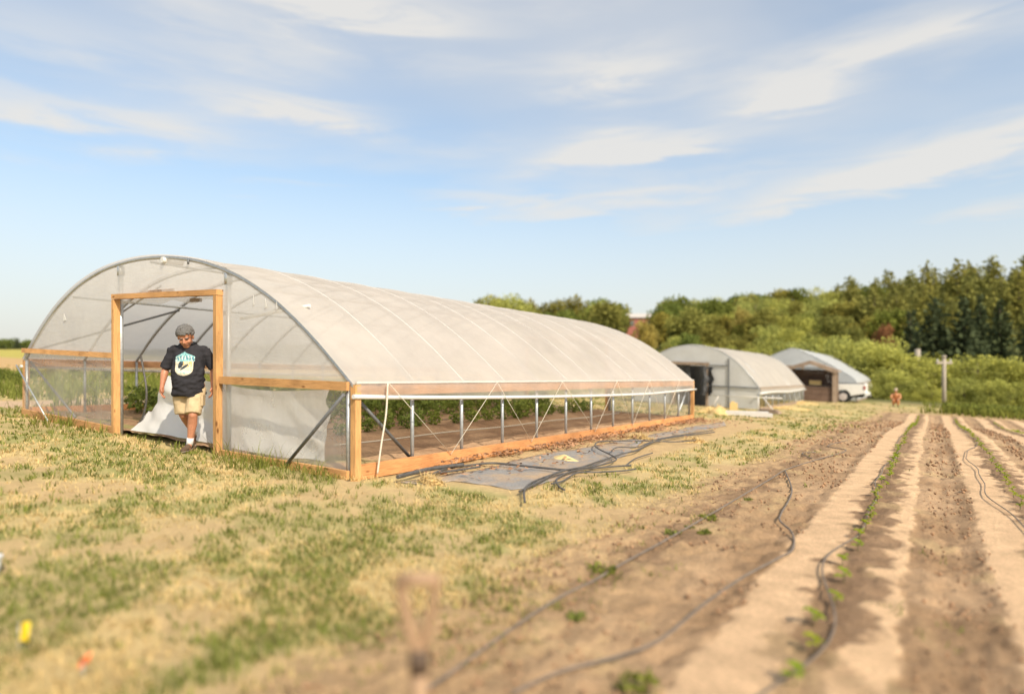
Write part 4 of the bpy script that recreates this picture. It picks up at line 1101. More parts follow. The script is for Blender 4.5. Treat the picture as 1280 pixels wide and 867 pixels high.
# third tunnel: pointed roof
GOTHIC = [(-1, 1.25), (-0.95, 1.6), (-0.83, 1.93), (-0.62, 2.42), (-0.35, 3.0), (-0.12, 3.42), (0, 3.60), (0.12, 3.42), (0.35, 3.0), (0.62, 2.42), (0.83, 1.93), (0.95, 1.6), (1, 1.25)]
G3v = 49.5
G3x = at(1071, 42.0); G3x = G3x[0] * G3v / G3x[1]
GH3, g3c, g3h = far_tunnel('tallest far tunnel with a pointed roof, behind the wooden shed and white pickup', G3x, 4.1, G3v, G3v + 24, GOTHIC, 9, 1.22,
                           M['old_film'], M['old_film'], (G3x - 5.0, G3x - 3.4, 2.2), 0.12)
# ------------------------------------------------------------------ wooden shed before it
def shed():
    v = 45.4
    xa = at(985, 40.5); xa = xa[0] * v / xa[1]
    xb = at(1043, 40.5); xb = xb[0] * v / xb[1]
    xm = (xa + xb) / 2; d = 1.1
    H0, H1 = 1.95, 2.55
    Sx = empty('wooden_shed', P(xm, v, 0), label='open-fronted brown wooden shed with gabled roof beside the white pickup', cat='shed')
    for x in (xa, xb):
        for y in (v, v + d): MB().beam(P(x, y, -0.1), P(x, y, H0), 0.22 if x == xb else 0.16, 0.16, (1, 0, 0)).build('post', M['old_wood_v'], Sx)
    for s, x in ((-1, xa), (1, xb)):
        p = [P(xm, v - 0.25, H1), P(x + s * 0.25, v - 0.25, H0 + 0.02), P(x + s * 0.25, v + d + 0.2, H0 + 0.02), P(xm, v + d + 0.2, H1)]
        q = [a + Vector((0, 0, 0.09)) for a in p]
        MB().box8(p + q).build('roof_slope', M['old_wood_v'], Sx)
        MB().beam(P(xm, v - 0.28, H1 - 0.03), P(x + s * 0.22, v - 0.28, H0), 0.24, 0.05).build('barge_board', M['old_wood_v'], Sx)
    nb = 11
    for k in range(nb):                                   # back wall, plank on plank
        h0 = 0.02 + k * 0.185
        MB().beam(P(xa + 0.05, v + d + 0.03 * (k % 2) * 0.4, h0 + 0.09), P(xb - 0.05, v + d + 0.03 * (k % 2) * 0.4, h0 + 0.09), 0.178, 0.04).build('plank', M['old_wood'], Sx)
    for s, x in ((-1, xa), (1, xb)):
        for k in range(nb): MB().beam(P(x, v + 0.09, 0.11 + k * 0.185), P(x, v + d - 0.09, 0.11 + k * 0.185), 0.178, 0.03).build('plank', M['old_wood'], Sx)
    for k in range(5):                                    # low front boards
        MB().beam(P(xa + 0.09, v + 0.05 + 0.008 * (k % 2), 0.10 + k * 0.19), P(xb - 0.12, v + 0.05 + 0.008 * (k % 2), 0.10 + k * 0.19), 0.182, 0.04).build('plank', M['old_wood'], Sx)
    MB().beam(P(xa + 0.1, v + d * 0.5, 1.02), P(xb - 0.1, v + d * 0.5, 1.02), 0.05, 0.5).build('shelf', M['old_wood_v'], Sx)
    return xm, v, xa, xb
sh_xm, sh_v, sh_xa, sh_xb = shed()
x_, y_ = sh_xm + 0.2, sh_v + 0.55
bx_ = empty('storage_box', P(x_, y_, 1.05), label='pale box on the shelf inside the wooden shed', cat='box')
MB().beam(P(x_ - 0.35, y_, 1.20), P(x_ + 0.35, y_, 1.20), 0.28, 0.3).build('body', M['straw'], bx_)
MB().beam(P(x_ - 0.37, y_, 1.36), P(x_ + 0.37, y_, 1.36), 0.04, 0.33).build('lid', M['old_wood_v'], bx_)

# ------------------------------------------------------------------ white pickup behind the shed
def pickup():
    wx, wy = at(1056, 42.6)
    x0, y0_ = wx, sh_v + 2.1 + 0.95                        # rear axle centre; truck runs along x, nose to the left
    y0_ = sh_v + 1.25 + 1.05
    d = ray(1056, HORIZON); x0 = d[0] / d[1] * y0_
    T = empty('pickup_truck', P(x0, y0_, 0), label='white pickup truck parked behind the wooden shed, only its bed in view', cat='truck')
    paint = simple('white_paint', (0.78, 0.77, 0.74), 0.32, 0.05, 3, spec=0.5)
    rubber = simple('tyre_rubber', (0.03, 0.03, 0.032), 0.8, 0.2, 10)
    rimm = simple('wheel_rim', (0.62, 0.56, 0.55), 0.4, 0.1, 10, metal=0.3)
    glass = simple('dark_glass', (0.03, 0.035, 0.04), 0.1, 0.1, 3, spec=0.6)
    red = simple('tail_lamp', (0.35, 0.03, 0.02), 0.3, 0.1, 9)
    dark = simple('underbody_and_bed_shade', (0.03, 0.03, 0.03), 0.8, 0.2, 9)
    zb = gz(x0, y0_)
    HWd = 0.97
    def L(x, y, z): return Vector((x0 + x, y0_ + y, zb + z))
    # side profile with wheel arches, extruded across
    def side_profile(arches, top):
        bot = 0.50; pts = []
        x = 1.25; pts.append((x, bot + 0.04))
        out = [(1.28, 0.62)]
        for ax in arches:
            out.append((ax + 0.46, 0.46))
            for k in range(9):
                a = math.pi * k / 8; out.append((ax + 0.44 * math.cos(a), 0.40 + 0.46 * math.sin(a)))
            out.append((ax - 0.46, 0.46))
        return out + top
    bed = side_profile([0.0], [(-0.98, 0.46), (-0.98, 1.22), (1.24, 1.22), (1.28, 1.15)])
    cab = [(-1.0, 0.44), (-2.95, 0.44)]
    ax = -3.45
    cab += [(ax + 0.46, 0.46)] + [(ax + 0.44 * math.cos(math.pi * k / 8), 0.40 + 0.46 * math.sin(math.pi * k / 8)) for k in range(9)] + [(ax - 0.46, 0.46), (-4.25, 0.5), (-4.3, 0.95), (-4.2, 1.06), (-3.0, 1.20), (-2.45, 1.74), (-2.3, 1.80), (-1.2, 1.80), (-1.05, 1.72), (-1.0, 1.22)]
    def extr(pr, w, name, mat):
        n = len(pr); mb = MB()
        vs = [L(x, -w, z) for x, z in pr] + [L(x, w, z) for x, z in pr]
        fs = [tuple(range(n)), tuple(reversed(range(n, 2 * n)))] + [(i, n + i, n + (i + 1) % n, (i + 1) % n) for i in range(n)]
        mb.add(vs, fs); o = mb.build(name, mat, T)
        b = o.modifiers.new('edge', 'BEVEL'); b.width = 0.025; b.segments = 2; b.limit_method = 'ANGLE'
        return o
    extr(bed, HWd, 'bed', paint)
    extr(cab, HWd - 0.02, 'cab', paint)
    MB().box8([L(-2.4, -HWd - 0.0, 1.26), L(-1.15, -HWd, 1.26), L(-1.15, -HWd + 0.05, 1.26), L(-2.7, -HWd + 0.05, 1.26), L(-2.3, -HWd, 1.66), L(-1.2, -HWd, 1.66), L(-1.2, -HWd + 0.05, 1.66), L(-2.3, -HWd + 0.05, 1.66)]).build('window', glass, T)
    MB().box8([L(-0.9, -HWd + 0.1, 1.223), L(1.16, -HWd + 0.1, 1.223), L(1.16, HWd - 0.1, 1.223), L(-0.9, HWd - 0.1, 1.223), L(-0.9, -HWd + 0.1, 1.228), L(1.16, -HWd + 0.1, 1.228), L(1.16, HWd - 0.1, 1.228), L(-0.9, HWd - 0.1, 1.228)]).build('bed_shade_panel', dark, T)  # thin dark panel on the solid bed, painted shade of its hollow
    for xx in (0.0, ax):
        for yy in (-HWd + 0.08, HWd - 0.08):
            s = -1 if yy < 0 else 1
            w = MB().tube([L(xx, yy - s * 0.13, 0.385), L(xx, yy - s * 0.12, 0.385), L(xx, yy + s * 0.10, 0.385), L(xx, yy + s * 0.12, 0.385)], [0.33, 0.385, 0.385, 0.34], 22).build('wheel', rubber, T)
            MB().tube([L(xx, yy + s * 0.10, 0.385), L(xx, yy + s * 0.128, 0.385)], [0.25, 0.235], 18).build('rim', rimm, w)
            MB().tube([L(xx, yy + s * 0.12, 0.385), L(xx, yy + s * 0.15, 0.385)], [0.08, 0.06], 10).build('hub', rimm, w)
    MB().box8([L(-4.2, -0.8, 0.36), L(1.1, -0.8, 0.36), L(1.1, 0.8, 0.36), L(-4.2, 0.8, 0.36), L(-4.2, -0.8, 0.52), L(1.1, -0.8, 0.52), L(1.1, 0.8, 0.52), L(-4.2, 0.8, 0.52)]).build('chassis', dark, T)
    MB().beam(L(1.36, -0.95, 0.58), L(1.36, 0.95, 0.58), 0.16, 0.14).build('bumper', paint, T)
    for s in (-1, 1): MB().box8([L(1.18, s * (HWd + 0.006) - 0.03, 0.88), L(1.29, s * (HWd + 0.006) - 0.03, 0.88), L(1.29, s * (HWd + 0.006) + 0.03, 0.88), L(1.18, s * (HWd + 0.006) + 0.03, 0.88), L(1.18, s * (HWd + 0.006) - 0.03, 1.10), L(1.29, s * (HWd + 0.006) - 0.03, 1.10), L(1.29, s * (HWd + 0.006) + 0.03, 1.10), L(1.18, s * (HWd + 0.006) + 0.03, 1.10)]).build('tail_light', red, T)
pickup()

# ------------------------------------------------------------------ power poles
def pole(px, t, top_y, label, arm=True, w=0.16):
    x, y = at(px, t); h = EYE + (HORIZON - top_y) / FPX * t - gz(x, y)
    T = empty('utility_pole', P(x, y, 0), label=label, cat='pole')
    pm = simple('pole_timber', (0.36, 0.31, 0.25), 0.85, 0.2, 6, stretch=(4, 4, 0.5))
    MB().tube([P(x, y, -0.3), P(x, y, h * 0.5), P(x, y, h)], [w, w * 0.93, w * 0.82], 10).build('post', pm, T)
    if arm:
        R = Vector((math.cos(_a), math.sin(_a), 0))
        c = P(x, y, h - 0.32); MB().beam(c - R * 0.5, c + R * 0.5, 0.16, 0.12).build('crossarm', pm, T)
        MB().tube([P(x, y, h), P(x, y, h + 0.16)], [0.15, 0.12], 10).build('cap', pm, T)
        for s in (-1, 1): MB().tube([c + R * 0.42 * s + Vector((0, 0, 0.09)), c + R * 0.42 * s + Vector((0, 0, 0.22))], [0.05, 0.035], 8).build('insulator', M['white_pipe'], T)
pole(1180, 41.5, 447, 'weathered utility pole with a short crossarm at the field end', w=0.13)
pole(1147, 60, 436, 'grey-green bare pole half hidden in the bushes', False, 0.28)

# ------------------------------------------------------------------ flags, spade, pale bucket edge in the foreground
def flag(px, py, cw, ch, mat, label, tilt=0.0, hg=0.14):
    x, y = gp(px, py + 26)
    T = empty('marker_flag', P(x, y, 0), label=label, cat='flag', group='marker flags in the lawn')
    F_ = Vector((-math.sin(_a), math.cos(_a), 0)); R = Vector((math.cos(_a), math.sin(_a), 0))
    hgt = hg
    MB().tube([P(x, y, -0.05), P(x, y, hgt)], 0.002, 5).build('wire', M['galv'], T)
    def fn(a, b):
        return P(x, y, hgt) + R * (a * cw * (1 - 0.25 * (1 - b) * 0) - cw * 0.5 * tilt) + Vector((0, 0, -ch * (1 - b) + tilt * a * 0.05)) + F_ * (0.01 * math.sin(a * 5 + b * 2))
    MB().grid(fn, 6, 6).build('pennant', mat, T)
flag(24, 790, 0.046, 0.088, simple('yellow_vinyl', (0.70, 0.50, 0.02), 0.5, 0.05, 5), 'small yellow marker flag in the lawn, lower left')
flag(104, 826, 0.055, 0.035, simple('orange_vinyl', (0.70, 0.17, 0.05), 0.5, 0.05, 5), 'small orange marker flag right of the yellow one', 0.8, 0.085)
x, y = gp(-9, 722)
T = empty('bucket', P(x - 0.03, y, 0), label='white bucket just showing at the left picture edge', cat='bucket')
MB().tube([P(x - 0.06, y, 0.0), P(x - 0.06, y, 0.10)], [0.05, 0.06], 16).build('body', M['white_pipe'], T)
MB().tube([P(x - 0.06, y, 0.095), P(x - 0.06, y, 0.112)], [0.066, 0.066], 16).build('rim', M['white_pipe'], T)
def spade():
    x, y = at(524, 1.78)
    T = empty('garden_spade', P(x, y, 0), label='wooden D-handled spade standing upright in the foreground dirt', cat='spade')
    R = Vector((math.cos(_a), math.sin(_a), 0))
    ash = simple('ash_handle', (0.34, 0.22, 0.13), 0.65, 0.2, 6, stretch=(6, 6, 1))
    z = lambda py: EYE + (HORIZON - py) / FPX * 1.78 - gz(x, y)
    top = z(724); jn = z(826)
    MB().tube([P(x, y, 0.20) + R * 0.0, P(x, y, 0.3), P(x, y, jn + 0.02)], [0.022, 0.022, 0.026], 10).build('shaft', ash, T)
    MB().tube([P(x, y, jn - 0.03), P(x, y, jn + 0.035)], 0.028, 10).build('socket', simple('dark_socket', (0.09, 0.06, 0.04), 0.7, 0.2, 9), T)
    for s, e in ((-1, -0.054), (1, 0.050)):
        MB().tube(spline([P(x, y, jn), P(x, y, jn + 0.05) + R * (e * 0.25), P(x, y, (top + jn) / 2 + 0.02) + R * (e * 0.7), P(x, y, top) + R * e], 5), 0.018 if s < 0 else 0.015, 8).build('handle_arm', ash, T)
    MB().tube([P(x, y, top) - R * 0.062, P(x, y, top) + R * 0.058], 0.021, 10).build('grip', ash, T)
    def blade(a, b):
        w = 0.085 * (1 - 0.25 * b * b)
        return P(x, y, 0.24 - 0.30 * b) + R * ((a - 0.5) * 2 * w) + Vector((-math.sin(_a), math.cos(_a), 0)) * (0.03 * (4 * (a - 0.5) ** 2))
    o = MB().grid(blade, 8, 8).build('blade', M['galv_dark'], T); md = o.modifiers.new('thick', 'SOLIDIFY'); md.thickness = 0.003
spade()

# ------------------------------------------------------------------ trees and bushes
def crown_broad(seed, n=2600, clumps=26, leaf_s=0.055, shape='round', low=0.12):
    g = np.random.default_rng(seed)
    cs = []; rs = []
    for k in range(clumps):
        z = low + (1 - low - 0.1) * g.random()
        if shape == 'round': rad = 0.44 * math.sin(math.pi * min(0.97, max(0.12, (z - low) / (1 - low) * 0.85 + 0.12))) ** 0.7
        elif shape == 'willow': rad = 0.60 * (1 - ((z - 0.35) / 0.75) ** 2) ** 0.5 if abs((z - 0.35) / 0.75) < 1 else 0.1
        else: rad = 0.24 * math.sin(math.pi * min(0.97, max(0.15, (z - low) / (1 - low)))) ** 0.5 + 0.04
        a = g.random() * 6.283; q = rad * math.sqrt(g.random()) * 0.95
        cs.append((q * math.cos(a), q * math.sin(a), z)); rs.append((0.13 + 0.07 * g.random()) * (1.15 if shape == 'willow' else 1.0))
    cs = np.array(cs); rs = np.array(rs); tone_c = g.random(clumps)
    def fp(g2, n):
        c = g2.integers(0, clumps, n)
        d = g2.normal(size=(n, 3)); d /= np.linalg.norm(d, axis=1)[:, None]
        r = rs[c] * (0.45 + 0.65 * g2.random(n) ** 0.6)
        pos = cs[c] + d * r[:, None] * np.array((1, 1, 0.8))
        return pos, d, np.clip(tone_c[c] * 0.7 + 0.3 * g2.random(n) + 0.1 * d[:, 2], 0, 1)
    V, F, t = leaf_cloud(n, fp, leaf_s, seed=seed + 1, aspect=1.4, droop=0.25 if shape != 'willow' else 0.8)
    V[:, 2] = np.maximum(V[:, 2], 0.0)
    return V, F, t
def crown_conifer(seed, n_lev=17, pine=False):
    g = np.random.default_rng(seed); P_ = []; N_ = []; T_ = []
    for l in range(n_lev):
        f = l / (n_lev - 1); z = 0.10 + 0.88 * f
        R = (0.27 if not pine else 0.30) * (1 - f) ** (0.8 if not pine else 0.62) + 0.012
        nb = max(4, int(9 * (1 - f * 0.5)))
        for b in range(nb):
            a = 6.283 * b / nb + g.random() * 0.8; L = R * (0.65 + 0.5 * g.random()); dz = (-0.05 if not pine else 0.03) * (1 - f); tb = g.random()
            m = max(4, int(22 * L / 0.28))
            for k in range(m):
                s = (k + g.random()) / m
                wob = g.normal(size=3) * np.array((0.016, 0.016, 0.012)) * (1.6 if pine else 1)
                P_.append((L * s * math.cos(a) + wob[0], L * s * math.sin(a) + wob[1], z + dz * s * 1.0 + wob[2]))
                N_.append((math.cos(a), math.sin(a), -0.2 if not pine else 0.5)); T_.append(min(1, max(0, 0.2 + 0.55 * s * tb + 0.2 * g.random())))
    P_ = np.array(P_); N_ = np.array(N_); T_ = np.array(T_)
    V, F, t = leaf_cloud(len(P_), lambda g2, n: (P_, N_, T_), 0.062, seed=seed + 1, aspect=1.5, droop=0.3)
    V[:, 2] = np.maximum(V[:, 2], 0.0)
    return V, F, t
def trunk_mesh(seed, conifer=False):
    g = random.Random(seed); mb = MB()
    if conifer: mb.tube([(0, 0, -0.03), (0, 0, 0.5), (0, 0, 0.97)], [0.02, 0.014, 0.003], 7)
    else:
        mb.tube([(0, 0, -0.03), (0.01, 0, 0.25), (0.0, 0.01, 0.55), (0.01, 0, 0.8)], [0.028, 0.022, 0.014, 0.005], 7)
        for k in range(6):
            a = k * 1.05 + g.random(); z = 0.2 + 0.08 * k
            mb.tube([(0, 0, z), (0.12 * math.cos(a), 0.12 * math.sin(a), z + 0.1), (0.27 * math.cos(a), 0.27 * math.sin(a), z + 0.17)], [0.012, 0.008, 0.003], 5)
    return mb.mesh('trunk', M['bark'])
TREES = {}
def make_kind(kind, mat, crowns, con=False):
    out = []
    for i, (V, F, t) in enumerate(crowns): out.append((mesh_np('crown', V, F, mat, tone=t), trunk_mesh(i + 5, con)))
    TREES[kind] = out
rc = [crown_broad(400 + i, 3600, 30, 0.055, 'round') for i in range(3)]
oc = [crown_broad(420 + i, 3200, 26, 0.055, 'oval', 0.08) for i in range(2)]
wc = [crown_broad(440 + i, 5200, 34, 0.042, 'willow', 0.04) for i in range(3)]
make_kind('mid', M['fol_mid'], rc + oc)
make_kind('olive', M['fol_olive'], rc + oc)
make_kind('willow', M['fol_light'], wc)
make_kind('yellow', M['fol_yellow'], oc)
make_kind('rust', M['fol_red'], oc)
make_kind('spruce', M['fol_dark'], [crown_conifer(460 + i, 19) for i in range(2)], True)
make_kind('pine', M['fol_pine'], [crown_conifer(470 + i, 15, True) for i in range(3)], True)
DESC = {'mid': 'mid green leafy tree', 'olive': 'olive-tinted leafy tree', 'willow': 'pale green willow bush', 'yellow': 'yellow-leaved small tree', 'rust': 'rust-brown dead tree', 'spruce': 'dark spruce', 'pine': 'tall green conifer'}
NAME = {'mid': 'broadleaf_tree', 'olive': 'broadleaf_tree', 'willow': 'willow_bush', 'yellow': 'broadleaf_tree', 'rust': 'dead_tree', 'spruce': 'spruce_tree', 'pine': 'conifer_tree'}
def tree(x, y, h, w, kind, label, group=None):
    cr, tr = random.choice(TREES[kind])
    e = empty(NAME[kind], P(x, y, -0.1), random.uniform(0, 6.28), label, 'bush' if kind == 'willow' else 'tree', group)
    e.scale = (w, w, h)
    link('crown', cr, e); link('trunk', tr, e)
    return e
def tree_px(px, t, top, kind, wr=1.0, label=None, group=None):
    x, y = at(px, t); h = EYE + (HORIZON - top) / FPX * t - gz(x, y)
    return tree(x, y, max(0.6, h), max(0.6, h) * wr, kind, label, group)
# woods on the hillside
ZX = [700, 790, 840, 900, 950, 1000, 1060, 1120, 1180, 1240]
ZONES = ['at skyline left end', 'above the near tunnel', 'round the red barn', 'right of the red barn', 'above the second tunnel', 'left above the pointed tunnel', 'right above the pointed tunnel', 'above the dead tree', 'above the utility pole', 'above the right spruces', 'at the right picture edge']
WOOD = []
def woods():
    g = random.Random(12)
    rows = [(100, 5.5, 8.5), (118, 7, 10), (136, 8, 11), (154, 9, 12), (172, 9, 13), (190, 9, 13.5), (210, 9, 13), (232, 8, 13)]
    for ri, (t, h0, h1) in enumerate(rows):
        px = 560 + g.uniform(0, 30)
        while px < 1400:
            tt = t * g.uniform(0.95, 1.05)
            x, y = at(px, tt); h = g.uniform(h0, h1)
            right = smooth(1020, 1130, px + g.uniform(-60, 60))
            if px < 760: h *= 1.12
            h *= g.choice((0.72, 0.85, 0.95, 1.0, 1.0, 1.08)) * (0.86 if 835 < px < 1060 else 1.0)
            if 772 < px < 832 and ri >= 2: px += 8; continue
            vis = not (px < 830 and ri < 3)                # hidden behind the near tunnel
            if g.random() < right: kind = 'pine'; wr = g.uniform(0.9, 1.2); h *= 1.08
            else:
                kind = g.choice(['mid', 'mid', 'olive', 'olive', 'mid', 'pine', 'willow'] if ri > 2 else ['olive', 'willow', 'olive', 'mid']); wr = g.uniform(0.8, 1.15)
                if kind == 'pine': wr = 0.85
            if vis:
                zone = ZONES[min(len(ZONES) - 1, max(0, sum(px > z for z in ZX)))]
                rank = ('at hill foot', 'mid-hill', 'on the ridge')[0 if ri < 3 else (1 if ri < 5 else 2)]
                WOOD.append((zone, rank, kind, px, tree(x, y, h, h * wr, kind, 'x', f'hillside trees {zone}')))
            px += g.uniform(0.55, 0.95) * h * 0.62 * FPX / tt
woods()
_seen = {}
for zone, rank, kind, px, e in sorted(WOOD, key=lambda q: q[3]):
    k = (zone, rank, kind); _seen[k] = _seen.get(k, 0) + 1
    e['label'] = f'{DESC[kind]} {rank} {zone}, {ordinal(_seen[k])} from left'
# single trees that stand out
tree_px(760, 120, 378, 'olive', 0.95, 'large round yellow-green tree rising behind the near tunnel')
tree_px(845, 150, 371, 'mid', 0.8, 'tall round green tree right of the red barn')
tree_px(888, 140, 374, 'mid', 0.75, 'tall green tree second to the right of the red barn')
tree_px(925, 118, 384, 'yellow', 0.5, 'slim yellow tree in front of the middle hillside wood')
tree_px(938, 125, 388, 'yellow', 0.45, 'smaller pale yellow tree beside the slim yellow one')
tree_px(806, 110, 400, 'yellow', 0.8, 'yellow bushy tree below the red barn')
tree_px(1105, 78, 404, 'rust', 0.5, 'rust-brown dead tree left of the dark spruces')
tree_px(617, 200, 371, 'spruce', 0.5, 'lone pointed tree at the left end of the skyline')
tree_px(637, 205, 376, 'spruce', 0.5, 'small pointed tree second from the left on the skyline')
for i, (px, t, top, wr, lab) in enumerate([(1168, 76, 372, 1.15, 'largest dark spruce, left of the spruce group'), (1205, 74, 372, 1.0, 'dark spruce right of the largest one'), (1138, 82, 388, 0.9, 'dark spruce at the left edge of the spruce group'), (1250, 80, 374, 0.9, 'dark spruce nearest the right picture edge'), (1290, 82, 380, 0.9, 'dark spruce cut by the right picture edge'), (1225, 92, 368, 0.8, 'dark spruce behind, between the right two')]):
    tree_px(px, t, top, 'spruce', wr, lab, 'dark spruces at the hill foot')
# bush belt along the field end
bush = [(838, 100, 432), (862, 88, 436), (893, 80, 428), (918, 92, 424), (945, 84, 436), (968, 76, 424), (1005, 72, 420), (1035, 70, 418), (1062, 66, 422), (1085, 62, 418), (1098, 56, 440), (1075, 58, 446), (1108, 56, 428), (1128, 54, 436), (1120, 50, 462), (1142, 52, 470),
        (1160, 60, 448), (1195, 54, 446), (1222, 52, 440), (1248, 53, 444), (1275, 51, 452), (1300, 52, 448), (1330, 54, 446), (1205, 49, 470), (1238, 48, 472), (1262, 48, 476), (1290, 48, 474), (1165, 48, 484), (1153, 48.5, 486), (1176, 49, 484), (1025, 60, 446), (1050, 62, 440), (880, 70, 446), (905, 66, 450), (930, 70, 446), (850, 74, 448), (955, 64, 452), (820, 84, 440), (800, 96, 430), (775, 100, 426)]
_seen = {}
for i, (px, t, top) in enumerate(sorted(bush)):
    kind = 'willow' if px > 990 or i % 3 else 'olive'
    side = 'right of the utility pole' if px > 1182 else ('between far tunnel and pole' if px > 1095 else 'behind the far tunnels')
    _seen[kind, side] = _seen.get((kind, side), 0) + 1
    tree_px(px, t, top, kind, random.uniform(1.0, 1.45), f'{DESC[kind]} in the belt {side}, {ordinal(_seen[kind, side])} from left', f'bushes in the belt {side}')
# hedge shrubs and tree line to the west
for i, (px, t, top, k, wr) in enumerate([(-25, 21, 452, 'mid', 1.5), (3, 22, 456, 'mid', 1.4), (22, 20.5, 464, 'mid', 1.3), (-6, 19.5, 466, 'mid', 1.4), (38, 24, 466, 'mid', 1.5), (60, 26, 468, 'olive', 1.6), (95, 27, 470, 'mid', 1.6), (135, 26, 472, 'mid', 1.6), (170, 28, 470, 'olive', 1.6)]):
    x, y = at(px, t); h = EYE + (HORIZON - top) / FPX * t - gz(x, y)
    lab = 'green shrub at the left picture edge beside the tunnel' if px < 30 else 'green shrub seen through the tunnel film, beyond the left wall'
    tree(x, y, max(0.5, h), max(0.5, h) * wr, k, lab + f', {ordinal(i + 1)} of the hedge', 'hedge shrubs left of the tunnel')
for i in range(12):
    px = -60 + i * 9.0
    tree_px(px, 165 + (i % 3) * 5, 421 + (i % 4) * 1.5, 'spruce' if i % 2 else 'mid', 1.6, f'dark tree in the distant line at the left horizon, {ordinal(i + 1)} from the left', 'dark trees at the left horizon')
# low crop strip past the field
def crop_strip():
    def fp(g, n):
        x = g.uniform(0.5, 14, n); y = 41.5 + g.normal(size=n) * 0.5
        z = gz_np(x, y) + 0.45 * g.random(n) * (0.6 + 0.6 * fbm(x * 1.2, y, 95, 2))
        return np.column_stack((x, y, z)), np.column_stack((np.zeros(n), -np.ones(n) * 0.3, np.ones(n))), g.random(n)
    V, F, t = leaf_cloud(9000, fp, 0.14, seed=96)
    tag(link('crop_strip', mesh_np('crop_strip', V, F, M['grass_g'], tone=t)), 'low bright green crop strip at the far right field end', 'crop', kind='stuff')
crop_strip()
# pale stones showing in the bushes
for i, (px, py, r, lab) in enumerate([(1156, 470, 0.36, 'largest pale boulder showing between the bushes left of the pole'), (1168, 469, 0.28, 'pale boulder right of the largest one'), (1163, 477, 0.30, 'grey-white boulder below the other two')]):
    t = 53.5; x, y = at(px, t); z = EYE + (HORIZON - py) / FPX * t
    mb = MB().ellip((0, 0, 0), (r, r * 0.8, r * 0.72), 12, 8)
    mb.v = [tuple(Vector(v) * (1 + 0.25 * mnoise.noise(Vector(v) * 2.5 + Vector((i, 0, 0))))) for v in mb.v]
    g0 = gz(x, y)
    e = empty('boulder', (x, y, g0), i, lab, 'boulder')
    mb.v = [(v[0] * 1.1, v[1], v[2] + z - g0) for v in mb.v]
    low = MB().ellip((0, 0, (z - g0) * 0.35), (r * 0.8, r * 0.8, max(0.3, (z - g0) * 0.45)), 12, 8)
    link('upper_stone', mb.mesh('upper_stone', M['stone'] if 'stone' in M else M.setdefault('stone', simple('pale_stone', (0.40, 0.33, 0.24), 0.9, 0.25, 3, bmp=0.5, bdist=0.1))), e)
    link('lower_stone', low.mesh('lower_stone', M['old_wood_v']), e)
# red barn on the far hill
def barn():
    t = 178; x, y = at(801, t); zt = EYE + (HORIZON - 391.5) / FPX * t; g0 = gz(x, y)
    T = empty('red_barn', (x, y, g0), label='red barn with pale roof far away between the trees', cat='barn')
    R = Vector((math.cos(_a), math.sin(_a), 0)); Fd = Vector((-math.sin(_a), math.cos(_a), 0)); C = Vector((x, y, 0))
    w, d = 4.4, 6.0; zr = zt; ze = zt - 1.3
    redm = simple('red_boards', (0.36, 0.13, 0.10), 0.8, 0.2, 2)
    rf = simple('pale_roof', (0.50, 0.45, 0.41), 0.6, 0.1, 2)
    def Q(a, b, z): p = C + R * a + Fd * b; return Vector((p.x, p.y, z))
    MB().box8([Q(-w, 0, g0 - 0.5), Q(w, 0, g0 - 0.5), Q(w, d, g0 - 0.5), Q(-w, d, g0 - 0.5), Q(-w, 0, ze), Q(w, 0, ze), Q(w, d, ze), Q(-w, d, ze)]).build('wall', redm, T)
    for b0, b1, z0, z1 in ((-0.5, d / 2, ze + 0.02, zr), (d + 0.5, d / 2, ze + 0.02, zr)):
        p = [Q(-w - 0.4, b0, z0), Q(w + 0.4, b0, z0), Q(w + 0.4, b1, z1), Q(-w - 0.4, b1, z1)]
        MB().box8(p + [v + Vector((0, 0, 0.15)) for v in p]).build('roof', rf, T)
    for a in (-2.4, 0, 2.4):
        MB().box8([Q(a - 0.5, -0.06, ze - 2.2), Q(a + 0.5, -0.06, ze - 2.2), Q(a + 0.5, 0.02, ze - 2.2), Q(a - 0.5, 0.02, ze - 2.2), Q(a - 0.5, -0.06, ze - 0.9), Q(a + 0.5, -0.06, ze - 0.9), Q(a + 0.5, 0.02, ze - 0.9), Q(a - 0.5, 0.02, ze - 0.9)]).build('window', M['galv_dark'], T)
barn()

